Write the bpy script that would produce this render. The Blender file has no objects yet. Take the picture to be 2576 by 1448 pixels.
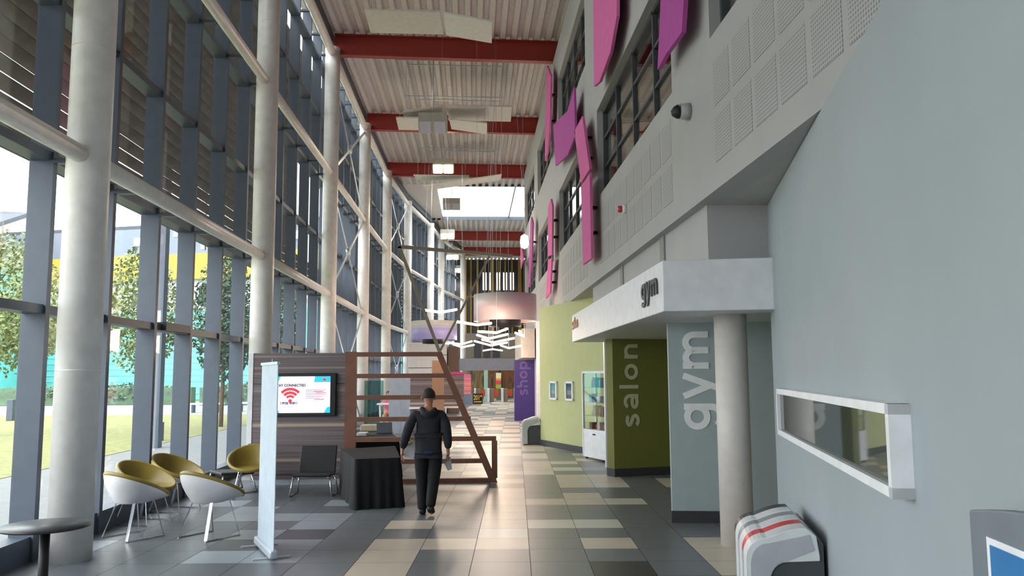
import bpy, bmesh, math, random
from mathutils import Vector, Matrix
random.seed(7)
S = bpy.context.scene
COL = S.collection
# ------------------------------------------------------------------ camera
PITCH, YAW, ROLL, FPX = 0.105913, 0.047407, 0.006, 2060.0
cd = bpy.data.cameras.new('camera'); cam = bpy.data.objects.new('camera', cd); COL.objects.link(cam)
cd.sensor_width = 36.0; cd.lens = 36.0 * FPX / 2576.0; cd.clip_start = 0.1; cd.clip_end = 600
fw = Vector((math.sin(YAW) * math.cos(PITCH), math.cos(YAW) * math.cos(PITCH), math.sin(PITCH)))
rt = Vector((math.cos(YAW), -math.sin(YAW), 0)); up = rt.cross(fw)
r2 = math.cos(ROLL) * rt - math.sin(ROLL) * up; u2 = math.cos(ROLL) * up + math.sin(ROLL) * rt
m = Matrix((r2, u2, -fw)).transposed().to_4x4(); m.translation = Vector((0, 0, 1.92))
cam.matrix_world = m
S.camera = cam
# ------------------------------------------------------------------ view, world
S.view_settings.view_transform = 'Standard'; S.view_settings.look = 'None'
S.view_settings.gamma = 1.0; S.view_settings.use_curve_mapping = False
S.view_settings.exposure = 0.98
cy = S.cycles
cy.max_bounces = 10; cy.diffuse_bounces = 6; cy.glossy_bounces = 4; cy.transmission_bounces = 6; cy.transparent_max_bounces = 12
cy.sample_clamp_indirect = 6.0; cy.use_denoising = True; cy.caustics_reflective = False; cy.caustics_refractive = False
W = bpy.data.worlds.new('overcast_sky'); S.world = W; W.use_nodes = True
nt = W.node_tree; bg = nt.nodes['Background']
tc = nt.nodes.new('ShaderNodeTexCoord'); nz = nt.nodes.new('ShaderNodeTexNoise'); nz.inputs['Scale'].default_value = 2.5
cr = nt.nodes.new('ShaderNodeValToRGB')
cr.color_ramp.elements[0].color = (0.90, 0.90, 0.93, 1); cr.color_ramp.elements[1].color = (1.0, .99, 1.0, 1)
nt.links.new(tc.outputs['Generated'], nz.inputs['Vector']); nt.links.new(nz.outputs['Fac'], cr.inputs['Fac'])
nt.links.new(cr.outputs['Color'], bg.inputs['Color']); bg.inputs['Strength'].default_value = 3.2
sd = bpy.data.lights.new('soft_sun', 'SUN'); sd.energy = 1.2; sd.angle = 1.2; sd.color = (1, 1, 1)
sun = bpy.data.objects.new('soft_sun', sd); COL.objects.link(sun); sun.rotation_euler = (math.radians(38), math.radians(-18), 0)
# daylight portals (sampling guides for the sky) on the big glass wall and the roof light
def portal(name, loc, rot, sx, sy):
    l = bpy.data.lights.new(name, 'AREA'); l.shape = 'RECTANGLE'; l.size = sx; l.size_y = sy; l.cycles.is_portal = True
    o = bpy.data.objects.new(name, l); COL.objects.link(o); o.location = loc; o.rotation_euler = rot
portal('daylight_portal_wall', (-4.95, 17, 6), (0, math.radians(-90), 0), 12, 46)
portal('daylight_portal_roof', (2.45, 49.8, 13.2), (0, 0, 0), 9.4, 10.2)

# ------------------------------------------------------------------ materials
def lin(h):
    h = h.lstrip('#'); c = [int(h[i:i + 2], 16) / 255 for i in (0, 2, 4)]
    return tuple((x / 12.92 if x <= .04045 else ((x + .055) / 1.055) ** 2.4) for x in c)
MATS = {}
def mat(name, hexc, rough=.6, metal=0., var=.06, scale=6., spec=.5, bump=0.):
    if name in MATS: return MATS[name]
    M = bpy.data.materials.new(name); M.use_nodes = True; n = M.node_tree; b = n.nodes['Principled BSDF']
    c = lin(hexc)
    b.inputs['Roughness'].default_value = rough; b.inputs['Metallic'].default_value = metal
    b.inputs['Specular IOR Level'].default_value = spec
    t = n.nodes.new('ShaderNodeTexCoord'); z = n.nodes.new('ShaderNodeTexNoise'); z.inputs['Scale'].default_value = scale
    z.inputs['Detail'].default_value = 3
    r = n.nodes.new('ShaderNodeValToRGB')
    r.color_ramp.elements[0].position = .3; r.color_ramp.elements[1].position = .7
    r.color_ramp.elements[0].color = tuple(max(0, x * (1 - var)) for x in c) + (1,)
    r.color_ramp.elements[1].color = tuple(min(1, x * (1 + var)) for x in c) + (1,)
    n.links.new(t.outputs['Object'], z.inputs['Vector']); n.links.new(z.outputs['Fac'], r.inputs['Fac'])
    n.links.new(r.outputs['Color'], b.inputs['Base Color'])
    if bump:
        bp = n.nodes.new('ShaderNodeBump'); bp.inputs['Strength'].default_value = bump; bp.inputs['Distance'].default_value = .02
        n.links.new(z.outputs['Fac'], bp.inputs['Height']); n.links.new(bp.outputs['Normal'], b.inputs['Normal'])
    MATS[name] = M; return M
def emit(name, hexc, strength, base='#ffffff'):
    if name in MATS: return MATS[name]
    M = mat(name, base, .4); b = M.node_tree.nodes['Principled BSDF']
    b.inputs['Emission Color'].default_value = lin(hexc) + (1,); b.inputs['Emission Strength'].default_value = strength
    return M
def glass(name, tint='#f4faf8', refl=1.0, rough=0.02):
    if name in MATS: return MATS[name]
    M = bpy.data.materials.new(name); M.use_nodes = True; n = M.node_tree
    for x in list(n.nodes): n.nodes.remove(x)
    out = n.nodes.new('ShaderNodeOutputMaterial'); mx = n.nodes.new('ShaderNodeMixShader')
    tr = n.nodes.new('ShaderNodeBsdfTransparent'); gl = n.nodes.new('ShaderNodeBsdfGlossy'); lw = n.nodes.new('ShaderNodeLayerWeight')
    tr.inputs['Color'].default_value = lin(tint) + (1,); gl.inputs['Roughness'].default_value = rough
    gl.inputs['Color'].default_value = (.95, .97, 1, 1); lw.inputs['Blend'].default_value = .5; pw = n.nodes.new('ShaderNodeMath'); pw.operation = 'POWER'; pw.inputs[1].default_value = 5; ml = n.nodes.new('ShaderNodeMath'); ml.operation = 'MULTIPLY_ADD'; ml.inputs[1].default_value = .6 * refl; ml.inputs[2].default_value = .035
    n.links.new(lw.outputs['Facing'], pw.inputs[0]); n.links.new(pw.outputs[0], ml.inputs[0])
    n.links.new(ml.outputs[0], mx.inputs[0]); n.links.new(tr.outputs[0], mx.inputs[1]); n.links.new(gl.outputs[0], mx.inputs[2])
    n.links.new(mx.outputs[0], out.inputs['Surface']); MATS[name] = M; return M
def stripes(name, cols, axis='Z', scale=1.0, rough=.5, detail=2.0):
    """horizontal figured laminate: stretched noise through a colour ramp"""
    if name in MATS: return MATS[name]
    M = bpy.data.materials.new(name); M.use_nodes = True; n = M.node_tree; b = n.nodes['Principled BSDF']
    b.inputs['Roughness'].default_value = rough
    t = n.nodes.new('ShaderNodeTexCoord'); mp = n.nodes.new('ShaderNodeMapping'); z = n.nodes.new('ShaderNodeTexNoise')
    mp.inputs['Scale'].default_value = {'Z': (.006, .006, 1), 'X': (1, .15, .15)}[axis]
    z.inputs['Scale'].default_value = scale; z.inputs['Detail'].default_value = detail
    r = n.nodes.new('ShaderNodeValToRGB'); e = r.color_ramp.elements
    e[0].position = .36; e[0].color = lin(cols[0]) + (1,); e[1].position = .64; e[1].color = lin(cols[-1]) + (1,)
    for i, c in enumerate(cols[1:-1]):
        k = e.new(.36 + .28 * (i + 1) / (len(cols) - 1)); k.color = lin(c) + (1,)
    n.links.new(t.outputs['Object'], mp.inputs['Vector']); n.links.new(mp.outputs['Vector'], z.inputs['Vector'])
    n.links.new(z.outputs['Fac'], r.inputs['Fac']); n.links.new(r.outputs['Color'], b.inputs['Base Color'])
    MATS[name] = M; return M
def dots(name, hexc, hole, pitch):
    """perforated board: small dark holes on a square grid (board lies in a plane of constant X)"""
    if name in MATS: return MATS[name]
    M = mat(name, hexc, .7, var=.02); n = M.node_tree; b = n.nodes['Principled BSDF']
    t = n.nodes.new('ShaderNodeTexCoord'); s = n.nodes.new('ShaderNodeSeparateXYZ'); n.links.new(t.outputs['Object'], s.inputs[0])
    ds = []
    for ax in ('Y', 'Z'):
        a = n.nodes.new('ShaderNodeMath'); a.operation = 'PINGPONG'; a.inputs[1].default_value = pitch / 2
        n.links.new(s.outputs[ax], a.inputs[0]); p = n.nodes.new('ShaderNodeMath'); p.operation = 'POWER'; p.inputs[1].default_value = 2
        n.links.new(a.outputs[0], p.inputs[0]); ds.append(p)
    ad = n.nodes.new('ShaderNodeMath'); n.links.new(ds[0].outputs[0], ad.inputs[0]); n.links.new(ds[1].outputs[0], ad.inputs[1])
    lt = n.nodes.new('ShaderNodeMath'); lt.operation = 'LESS_THAN'; lt.inputs[1].default_value = (pitch * .33) ** 2
    n.links.new(ad.outputs[0], lt.inputs[0]); mx = n.nodes.new('ShaderNodeMix'); mx.data_type = 'RGBA'
    n.links.new(lt.outputs[0], mx.inputs[0]); mx.inputs[6].default_value = lin(hexc) + (1,); mx.inputs[7].default_value = lin(hole) + (1,)
    n.links.new(mx.outputs[2], b.inputs['Base Color']); return M
def bands(name, cols, z0, z1, rough=.5):
    """colour bands by object height (printed graphics / cladding courses)"""
    if name in MATS: return MATS[name]
    M = bpy.data.materials.new(name); M.use_nodes = True; n = M.node_tree; b = n.nodes['Principled BSDF']; b.inputs['Roughness'].default_value = rough
    t = n.nodes.new('ShaderNodeTexCoord'); s = n.nodes.new('ShaderNodeSeparateXYZ'); mr = n.nodes.new('ShaderNodeMapRange')
    mr.inputs[1].default_value = z0; mr.inputs[2].default_value = z1
    r = n.nodes.new('ShaderNodeValToRGB'); r.color_ramp.interpolation = 'CONSTANT'; e = r.color_ramp.elements
    e[0].position = cols[0][0]; e[0].color = lin(cols[0][1]) + (1,); e[1].position = cols[1][0]; e[1].color = lin(cols[1][1]) + (1,)
    for p, c in cols[2:]:
        k = e.new(p); k.color = lin(c) + (1,)
    n.links.new(t.outputs['Object'], s.inputs[0]); n.links.new(s.outputs['Z'], mr.inputs[0]); n.links.new(mr.outputs[0], r.inputs['Fac'])
    n.links.new(r.outputs['Color'], b.inputs['Base Color']); MATS[name] = M; return M

M_white = mat('white_steel_paint', '#f3f0ec', .35)
M_mull = mat('slate_blue_powder_coat', '#4b5563', .45)
M_louv = mat('weathered_louvre_timber', '#6b5f56', .6, var=.25, scale=3)
M_glass = glass('window_glass', '#f7fafa')
M_clear = glass('clear_glass', '#fafcfb')
M_deck = mat('cream_roof_deck', '#cfc9c8', .5)
M_red = mat('oxide_red_steel', '#97322b', .45)
M_fac = mat('warm_grey_plaster', '#acabab', .75, var=.03, scale=2)
M_greyw = mat('blue_grey_plaster', '#9fa8ad', .7, var=.03, scale=1.5)
M_gymw = mat('gym_grey_plaster', '#a9b6ba', .6, var=.03)
M_green = mat('lime_green_plaster', '#b6bb88', .7, var=.03)
M_green_shaded = mat('shaded_green_plaster', '#74753a', .7, var=.04)  # green plaster with the alcove's shade darkened into its colour
M_skirt = mat('charcoal_skirting', '#3a3b40', .5)
M_soff = mat('soffit_paint', '#b4b2ad', .8)
M_chrome = mat('chrome', '#e8ecf0', .12, 1.0)
M_alu = mat('silver_aluminium', '#c9d2da', .35, .6)
M_black = mat('matt_black', '#17181a', .5)
M_dark = mat('dark_grey_plastic', '#43474c', .5)
M_wood = mat('brown_timber', '#7d5443', .55, var=.12, scale=5)
M_lam = stripes('walnut_laminate', ['#4b4246', '#7d7072', '#685d61', '#85797a', '#b5a18a'], 'Z', 8.0, .45, 2)
M_cloth = mat('black_table_cloth', '#131417', .85, var=.15, scale=20)
M_shell = mat('white_chair_shell', '#e9e8ec', .35)
M_oliv = mat('olive_leatherette', '#8a7731', .45, var=.1)
M_pink = mat('pink_felt_panel', '#d667a4', .8)
M_purp = mat('magenta_felt_panel', '#b04a9c', .8)
M_wh = mat('white_laminate', '#eceef2', .4)
M_baf = mat('white_acoustic_board', '#d8d6cf', .8)

# ------------------------------------------------------------------ mesh helpers
class MB:
    def __init__(s): s.bm = bmesh.new(); s.mi = 0
    def _f(s, vs):
        try:
            f = s.bm.faces.new(vs); f.material_index = s.mi; return f
        except ValueError: return None
    def hexa(s, p):
        v = [s.bm.verts.new(Vector(q)) for q in p]
        for i in ((0, 3, 2, 1), (4, 5, 6, 7), (0, 1, 5, 4), (1, 2, 6, 5), (2, 3, 7, 6), (3, 0, 4, 7)): s._f([v[j] for j in i])
        return s
    def box(s, x0, x1, y0, y1, z0, z1):
        return s.hexa([(x0, y0, z0), (x1, y0, z0), (x1, y1, z0), (x0, y1, z0), (x0, y0, z1), (x1, y0, z1), (x1, y1, z1), (x0, y1, z1)])
    def wall(s, a, b, t, z0, z1):
        """upright slab from a to b (x, y), thickness t to the left of a->b"""
        d = Vector((b[0] - a[0], b[1] - a[1])).normalized(); n = Vector((-d.y, d.x)) * t
        q = [(a[0], a[1]), (b[0], b[1]), (b[0] + n.x, b[1] + n.y), (a[0] + n.x, a[1] + n.y)]
        return s.hexa([(x, y, z0) for x, y in q] + [(x, y, z1) for x, y in q])
    def bar(s, a, b, w, h, upv=(0, 0, 1)):
        a, b = Vector(a), Vector(b); d = (b - a).normalized(); u = Vector(upv)
        if abs(d.dot(u)) > .98: u = Vector((0, 1, 0))
        x = d.cross(u).normalized() * w / 2; y = x.cross(d).normalized() * h / 2
        return s.hexa([a - x - y, a + x - y, a + x + y, a - x + y, b - x - y, b + x - y, b + x + y, b - x + y])
    def tube(s, pts, r, n=10, cap=True):
        pts = [Vector(p) for p in pts]; rings = []
        rr = r if isinstance(r, (list, tuple)) else [r] * len(pts)
        for i, p in enumerate(pts):
            d = (pts[min(i + 1, len(pts) - 1)] - pts[max(i - 1, 0)]).normalized()
            u = Vector((0, 0, 1)) if abs(d.z) < .95 else Vector((1, 0, 0))
            x = d.cross(u).normalized(); y = x.cross(d)
            rings.append([s.bm.verts.new(p + (x * math.cos(t) + y * math.sin(t)) * rr[i]) for t in (2 * math.pi * k / n for k in range(n))])
        for A, B in zip(rings, rings[1:]):
            for k in range(n):
                f = s._f([A[k], A[(k + 1) % n], B[(k + 1) % n], B[k]])
                if f: f.smooth = True
        if cap: s._f(rings[0][::-1]); s._f(rings[-1])
        return s
    def lathe(s, prof, c=(0, 0, 0), n=28, cap=False):
        rings = [[s.bm.verts.new((c[0] + r * math.cos(t), c[1] + r * math.sin(t), c[2] + z)) for t in (2 * math.pi * k / n for k in range(n))] for r, z in prof]
        for A, B in zip(rings, rings[1:]):
            for k in range(n):
                f = s._f([A[k], A[(k + 1) % n], B[(k + 1) % n], B[k]])
                if f: f.smooth = True
        if cap: s._f(rings[0][::-1]); s._f(rings[-1])
        return s
    def poly(s, pts, ext):
        """flat polygon (list of 3-D points) given thickness along ext"""
        e = Vector(ext); A = [s.bm.verts.new(Vector(p)) for p in pts]; B = [s.bm.verts.new(Vector(p) + e) for p in pts]
        s._f(A[::-1]); s._f(B)
        for k in range(len(A)): s._f([A[k], A[(k + 1) % len(A)], B[(k + 1) % len(A)], B[k]])
        return s
    def face(s, pts): s._f([s.bm.verts.new(Vector(p)) for p in pts]); return s
    def build(s, name, mats, parent=None, bevel=0., smooth=False):
        if not isinstance(mats, (list, tuple)): mats = [mats]
        bmesh.ops.recalc_face_normals(s.bm, faces=s.bm.faces[:])
        me = bpy.data.meshes.new(name); 
        off = Vector((0, 0, 0))
        if parent is not None:
            q = parent
            while q: off += q.location; q = q.parent
        for v in s.bm.verts: v.co -= off
        if smooth:
            for f in s.bm.faces: f.smooth = True
        s.bm.to_mesh(me); s.bm.free()
        for x in mats: me.materials.append(x)
        o = bpy.data.objects.new(name, me); COL.objects.link(o)
        if parent is not None: o.parent = parent
        if bevel:
            b = o.modifiers.new('bevel', 'BEVEL'); b.width = bevel; b.segments = 2; b.limit_method = 'ANGLE'
        return o
def tag(o, label, cat, group=None):
    o['label'] = label; o['category'] = cat
    if group: o['group'] = group
    return o
def thing(name, loc, label, cat, group=None):
    o = bpy.data.objects.new(name, None); COL.objects.link(o); o.location = loc; o.empty_display_size = .2
    return tag(o, label, cat, group)
def struct(o): o['kind'] = 'structure'; return o
def copy_tree(o, parent=None):
    c = o.copy(); COL.objects.link(c)
    if parent is not None: c.parent = parent
    for ch in list(o.children): copy_tree(ch, c)
    return c
def text_obj(name, body, M, size, origin, xdir, ydir, parent, depth=.012, bold=.0, align='LEFT', squash=None):
    """lettering: text runs along xdir, letters stand along ydir"""
    cu = bpy.data.curves.new(name, 'FONT'); cu.body = body; cu.size = size; cu.extrude = depth; cu.offset = bold; cu.align_x = align
    tmp = bpy.data.objects.new(name, cu); COL.objects.link(tmp)
    me = bpy.data.meshes.new_from_object(tmp.evaluated_get(bpy.context.evaluated_depsgraph_get()))
    bpy.data.objects.remove(tmp); bpy.data.curves.remove(cu)
    x = Vector(xdir).normalized(); y = Vector(ydir).normalized(); z = x.cross(y)
    Mx = Matrix((x, y, z)).transposed().to_4x4()
    if squash: Mx = Mx @ Matrix.Diagonal((squash[0], squash[1], 1, 1))
    off = Vector((0, 0, 0)); q = parent
    while q: off += q.location; q = q.parent
    Mx.translation = Vector(origin) - off if squash is None else Vector(origin) - off
    me.transform(Mx); me.materials.clear(); me.materials.append(M)
    o = bpy.data.objects.new(name, me); COL.objects.link(o); o.parent = parent
    return o
def stroke_text(name, word, M, xh, origin, xdir, ydir, parent, wt=.22, gap=.0, sx=1.0, depth=.006):
    """rounded bold lower-case lettering drawn with even strokes; xh is the height of an x"""
    def arc(cx, cy, rx, ry, a0, a1, n=18): return [(cx + rx * math.cos(math.radians(a0 + (a1 - a0) * k / n)), cy + ry * math.sin(math.radians(a0 + (a1 - a0) * k / n))) for k in range(n + 1)]
    h = wt / 2; r = .5 - h
    def arch(x0, x1, c): return arc((x0 + x1) / 2, 1 - h - c, (x1 - x0) / 2, c, 180, 0) + [(x1, 0)]
    G = {'o': ([arc(.5, .5, r, r, 0, 360, 36)], 1.0), 'g': ([arc(.48, .5, r, r, 0, 360, 36), [(.48 + r, 1), (.48 + r, -.08)] + arc(.48, -.08, r, .3, 0, -150)], 1.0),
         'y': ([[(.06, 1), (.46, .02)], [(.86, 1), (.36, -.38), (.22, -.38)]], .92), 'm': ([[(h, 0), (h, 1)], [(h, .6)] + arch(h, .72, .33), [(.72, .6)] + arch(.72, 1.33, .33)], 1.44),
         'n': ([[(h, 0), (h, 1)], [(h, .6)] + arch(h, .8, .34)], .92), 'h': ([[(h, 0), (h, 1.4)], [(h, .6)] + arch(h, .8, .34)], .92), 'l': ([[(h, 0), (h, 1.4)]], .22),
         'p': ([[(h, 1), (h, -.4)], arc(.52, .5, r, r, 0, 360, 36)], 1.0), 'a': ([arc(.42, .66, .36, .34 - h + .11, 155, 0) + [(.78, 0)], arc(.42, .3, .34, .3 - h, 0, 360, 30)], .9),
         's': ([arc(.38, .72, .27, .28 - h, 20, 270) + arc(.38, .28, .29, .28 - h + .05, 90, -160)], .8)}
    x = 0; mb = MB()
    X = Vector(xdir).normalized(); Y_ = Vector(ydir).normalized(); N = X.cross(Y_)
    for ch in word:
        for si, pl in enumerate(G[ch][0]):
            dp = depth + .0012 * si
            L_, R_ = [], []
            for i, p in enumerate(pl):
                a, b = Vector(pl[max(i - 1, 0)]), Vector(pl[min(i + 1, len(pl) - 1)])
                if (b - a).length < 1e-6: continue
                d = (b - a).normalized(); n = Vector((-d.y, d.x)) * h
                for lst, q in ((L_, Vector(p) + n), (R_, Vector(p) - n)): lst.append(Vector(origin) + X * ((q.x + x) * xh * sx) + Y_ * (q.y * xh))
            for i in range(len(L_) - 1): mb.hexa([L_[i], R_[i], R_[i + 1], L_[i + 1], L_[i] + N * dp, R_[i] + N * dp, R_[i + 1] + N * dp, L_[i + 1] + N * dp])
        x += G[ch][1] + .14 + gap
    return mb.build(name, M, parent)
# ================================================================== SETTING
# floor: every tile its own quad, coloured like the laid pattern, warm light painted into the far middle
TH = .0512; V2 = Vector((math.sin(TH), math.cos(TH))); U2 = Vector((math.cos(TH), -math.sin(TH)))
S0, TW, T0, TD = .14, .606, 8.72, .62
tile_m = [mat('floor_tile_mid_grey', '#74797c', .34, var=.05, scale=2), mat('floor_tile_dark_grey', '#5d6267', .34, var=.05, scale=2),
          mat('floor_tile_cream', '#d3c6b4', .34, var=.05, scale=2), mat('floor_tile_off_white', '#d9d6cc', .34, var=.04, scale=2),
          mat('floor_tile_light_grey', '#8f969b', .34, var=.05, scale=2), mat('floor_tile_charcoal', '#454648', .34, var=.06, scale=2),
          mat('floor_joint', '#3b3d40', .7)]
known = {}
for r in range(1, 9): known[(-1, r)] = 2
known.update({(-1, 2): 3, (-1, 3): 2, (-1, 9): 0, (-1, 10): 2, (-1, 0): 0, (-1, -1): 0, (-1, -2): 0, (0, 3): 3, (1, 3): 3, (0, 6): 2, (1, 6): 2, (1, 7): 2, (2, 6): 3,
              (1, 1): 2, (1, -1): 5, (1, -2): 5, (-2, 1): 2, (-3, 1): 2, (-3, 0): 2, (-3, -1): 2, (-3, -2): 2, (-3, 3): 2, (3, 1): 2, (3, 0): 2, (3, -1): 2, (4, 1): 2, (4, 0): 2, (4, -1): 2,
              (1, 9): 2, (1, 10): 2, (1, 11): 2, (2, 9): 3, (2, 10): 2, (2, 11): 2, (1, 13): 3, (4, 10): 2, (4, 9): 2,
              (-5, 3): 4, (-5, 4): 4, (-5, 2): 5, (-6, 2): 4, (-5, 1): 4, (-6, 1): 5, (-6, 0): 4, (-2, 7): 0, (-2, 12): 2, (-2, 14): 2, (-3, 13): 2,
              (-1, 14): 0, (-1, 19): 2, (0, 18): 2, (0, 19): 0, (-2, 17): 2, (-2, 18): 2, (-1, 22): 2, (-1, 23): 2, (-1, 25): 2, (-2, 21): 2, (-3, 20): 2})
fl = MB(); rng = random.Random(11)
for c in range(-16, 20):
    for r in range(-26, 108):
        s, t = S0 + TW * c, T0 + TD * r
        P = [U2 * (s + a) + V2 * (t + b) for a, b in ((.003, .003), (TW - .003, .003), (TW - .003, TD - .003), (.003, TD - .003))]
        cx = sum(p.x for p in P) / 4
        if cx < -4.75 or cx > 9.2: continue
        q = rng.random()
        if (c, r) in known: k = known[(c, r)]
        elif -6 <= c <= 4 and -4 <= r <= 11: k = 0 if c > -5 else (1 if q < .8 else 4)
        elif c < -5: k = 1 if q < .93 else 4
        elif -4 <= c <= 0 and r > 11: k = 2 if q < .42 else (3 if q < .5 else 4 if q < .8 else 0)  # extra cream tiles paint in the warm glow of the pendants
        else: k = 2 if q < .16 else (0 if q < .85 else 4)
        fl.mi = k; fl.face([(p.x, p.y, 0) for p in P])
fl.mi = 6; fl.face([(-4.75, -8, -.004), (9.2, -8, -.004), (9.2, 77, -.004), (-4.75, 77, -.004)])
struct(fl.build('floor', tile_m))

# ceiling: ribbed roof deck in two stretches with the roof light between
ce = MB(); P = .36
def deck(y0, y1, x0, x1):
    n = int((x1 - x0) / P); pts = []
    for i in range(n + 1):
        x = x0 + i * P; pts += [(x, 12.38), (x + .14, 12.38), (x + .19, 12.52), (x + .31, 12.52)]
    for (xa, za), (xb, zb) in zip(pts, pts[1:]): ce.face([(xa, y0, za), (xb, y0, zb), (xb, y1, zb), (xa, y1, za)])
    ce.box(x0, x1 + .3, y0, y1, 12.6, 12.75)
    for y in (y0, y1): ce.box(x0, x1 + .3, y - .02, y + .02, 12.53, 12.7)
deck(-8, 44.8, -4.9, 9.2); deck(54.8, 77, -4.9, 9.2)
ce.box(-4.9, -2.1, 44.8, 54.8, 12.5, 12.7); ce.box(7, 9.5, 44.8, 54.8, 12.5, 12.7)
struct(ce.build('ceiling', M_deck))
sk = MB()
for y in (44.85, 54.75): sk.box(-2.1, 7, y - .05, y + .05, 12.38, 12.6)
for x in (-2.1, 2.4, 4.7, 6.95): sk.box(x - .03, x + .03, 44.8, 54.8, 12.55, 12.65)
so = struct(sk.build('window_20', M_mull)); MB().box(-2.1, 7, 44.8, 54.8, 12.66, 12.68).build('glass_pane', M_clear, so)

# glass curtain wall with round steel columns on the left
COLS = [(-4.29, -6.1), (-4.29, 1.52), (-4.29, 9.15), (-4.29, 16.77), (-4.29, 24.4), (-4.29, 32.0), (-4.2, 39.6), (-3.75, 46.6), (-2.8, 53.5), (-2.3, 58.4), (-.84, 66.6)]
ORD = ['', '', 'nearest', 'second', 'third', 'fourth', 'fifth', 'sixth', 'seventh', 'eighth', 'farthest']
for i, (x, y) in enumerate(COLS):
    c = MB().tube([(x, y, 0), (x, y, 11.9)], .225, 32)
    for z in (2.0, 5.6, 9.3): c.tube([(x, y, z - .006), (x, y, z + .006)], .227, 32)
    o = c.build('steel_column', M_white)
    if i < 2: tag(o, 'white round steel column of the glass wall, %s one behind the camera' % ('second', 'first')[i], 'column', 'round columns along the glass wall')
    else: tag(o, 'white round steel column along the glass wall, %s of the row' % ORD[i], 'column', 'round columns along the glass wall')
tn = 1
for i in range(len(COLS) - 1):
    A, B = Vector(COLS[i]), Vector(COLS[i + 1]); L = (B - A).length; d = (B - A).normalized(); n = Vector((-d.y, d.x))
    def pt(a, o, z): q = A + d * a + n * o; return (q.x, q.y, z)
    k5 = 5 if L > 6 else 3
    w = MB()
    for z in (.1, 2.66, 4.35, 6.13, 7.95, 9.8, 11.55):
        h = .16 if z < .2 else .05
        q = [pt(0, .36, z - h), pt(L, .36, z - h), pt(L, .57, z - h), pt(0, .57, z - h)]
        w.hexa(q + [(a, b, z + h) for a, b, _ in q])
    wo = struct(w.build('window_%d' % (i + 1), M_mull))
    for k in range(k5):
        a = -.05 + L / k5 * k
        q = [pt(a - .045, .33, 0), pt(a + .045, .33, 0), pt(a + .045, .59, 0), pt(a - .045, .59, 0)]
        MB().hexa(q + [(x, y, 12.3) for x, y, _ in q]).build('mullion', M_mull, wo)
    q = [pt(0, .575, .05), pt(L, .575, .05), pt(L, .585, .05), pt(0, .585, .05)]
    MB().hexa(q + [(x, y, 12.3) for x, y, _ in q]).build('glass_pane', M_glass, wo)
    # timber sun louvres hung outside
    lv = MB(); z = 4.62
    while z < 11.9 and i < 9:
        if i == 4 and 5.6 < z < 8.4: z += .22; continue
        q = [pt(-.3, 1.02, z + .05), pt(L - .3, 1.02, z + .05), pt(L - .3, 1.165, z - .05), pt(-.3, 1.165, z - .05)]
        lv.hexa(q + [(x, y, zz + .018) for x, y, zz in q]); z += .22
    if i < 9:
        lv.build('louvre_blades', M_louv, wo)
        for k in (0, 2, 4) if k5 == 5 else (0,):
            a = .05 + L / k5 * k; zl = 4.5
            MB().bar(pt(a, 1.22, zl), pt(a, 1.24, 11.95), .08, .08).build('louvre_post', M_alu, wo)
    if i == 2: MB().box(-4.72, -4.58, 12.45, 13.5, 2.62, 2.74).build('opener_motor', M_dark, wo)
    for z, r in ((4.35, .1), (8.0, .1), (11.72, .12)):
        t = MB().tube([pt(0, 0, z), pt(L, 0, z)], r, 16)
        to = struct(t.build('trim_%d' % tn, M_white)); tn += 1
        bk = MB()
        for k in range(1, k5 + 1):
            a = -.05 + L / k5 * k
            bk.bar(pt(a, .08, z - .05), pt(a, .36, z - .05), .1, .05)
        bk.build('brackets', M_mull, to)
    if i in (4, 6):
        for za, zb in ((.3, 4.35), (4.35, 8.0), (8.0, 11.6)):
            b = MB(); mid = pt(L / 2, .02, (za + zb) / 2)
            b.bar(pt(.2, 0, za + .1), pt(L - .2, 0, zb - .1), .03, .09); b.bar(pt(.2, .04, zb - .1), pt(L - .2, .04, za + .1), .03, .09)
            b.tube([Vector(mid) - Vector((n.x, n.y, 0)) * .06, Vector(mid) + Vector((n.x, n.y, 0)) * .06], .16, 16)
            struct(b.build('trim_%d' % tn, M_alu)); tn += 1
gt = MB()
for i in range(len(COLS) - 1):   # white gutter board under the roof deck
    A, B = COLS[i], COLS[i + 1]; gt.wall(A, B, .14, 12.05, 12.38)
struct(gt.build('trim_%d' % tn, M_mull)); tn += 1

# red roof beams
for i, (y, lab) in enumerate(((9.2, 'overhead, nearest the camera'), (16.8, 'overhead, between the camera and the first baffle'), (24.5, 'with the first white baffle in front, nearest in view'), (32.2, 'second in view, behind the tangle of white baffles'), (39.8, 'third in view, just before the roof light'), (58.9, 'first beyond the roof light'), (66.4, 'last and farthest, beyond the roof light'))):
    b = MB(); x0, x1 = -4.25 if y < 42 else (-2.3 if y < 60 else -.8), 9.0
    sl = .05
    def yy(x): return y + (x + 4.25) * sl
    b.hexa([(x0, yy(x0) - .02, 11.72), (x1, yy(x1) - .02, 11.72), (x1, yy(x1) + .02, 11.72), (x0, yy(x0) + .02, 11.72), (x0, yy(x0) - .02, 12.36), (x1, yy(x1) - .02, 12.36), (x1, yy(x1) + .02, 12.36), (x0, yy(x0) + .02, 12.36)])
    for z in (11.70, 12.34):
        b.hexa([(x0, yy(x0) - .12, z), (x1, yy(x1) - .12, z), (x1, yy(x1) + .12, z), (x0, yy(x0) + .12, z), (x0, yy(x0) - .12, z + .03), (x1, yy(x1) - .12, z + .03), (x1, yy(x1) + .12, z + .03), (x0, yy(x0) + .12, z + .03)])
    tag(b.build('roof_beam', M_red), 'oxide red steel roof beam, ' + lab, 'beam', 'red roof beams')

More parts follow.
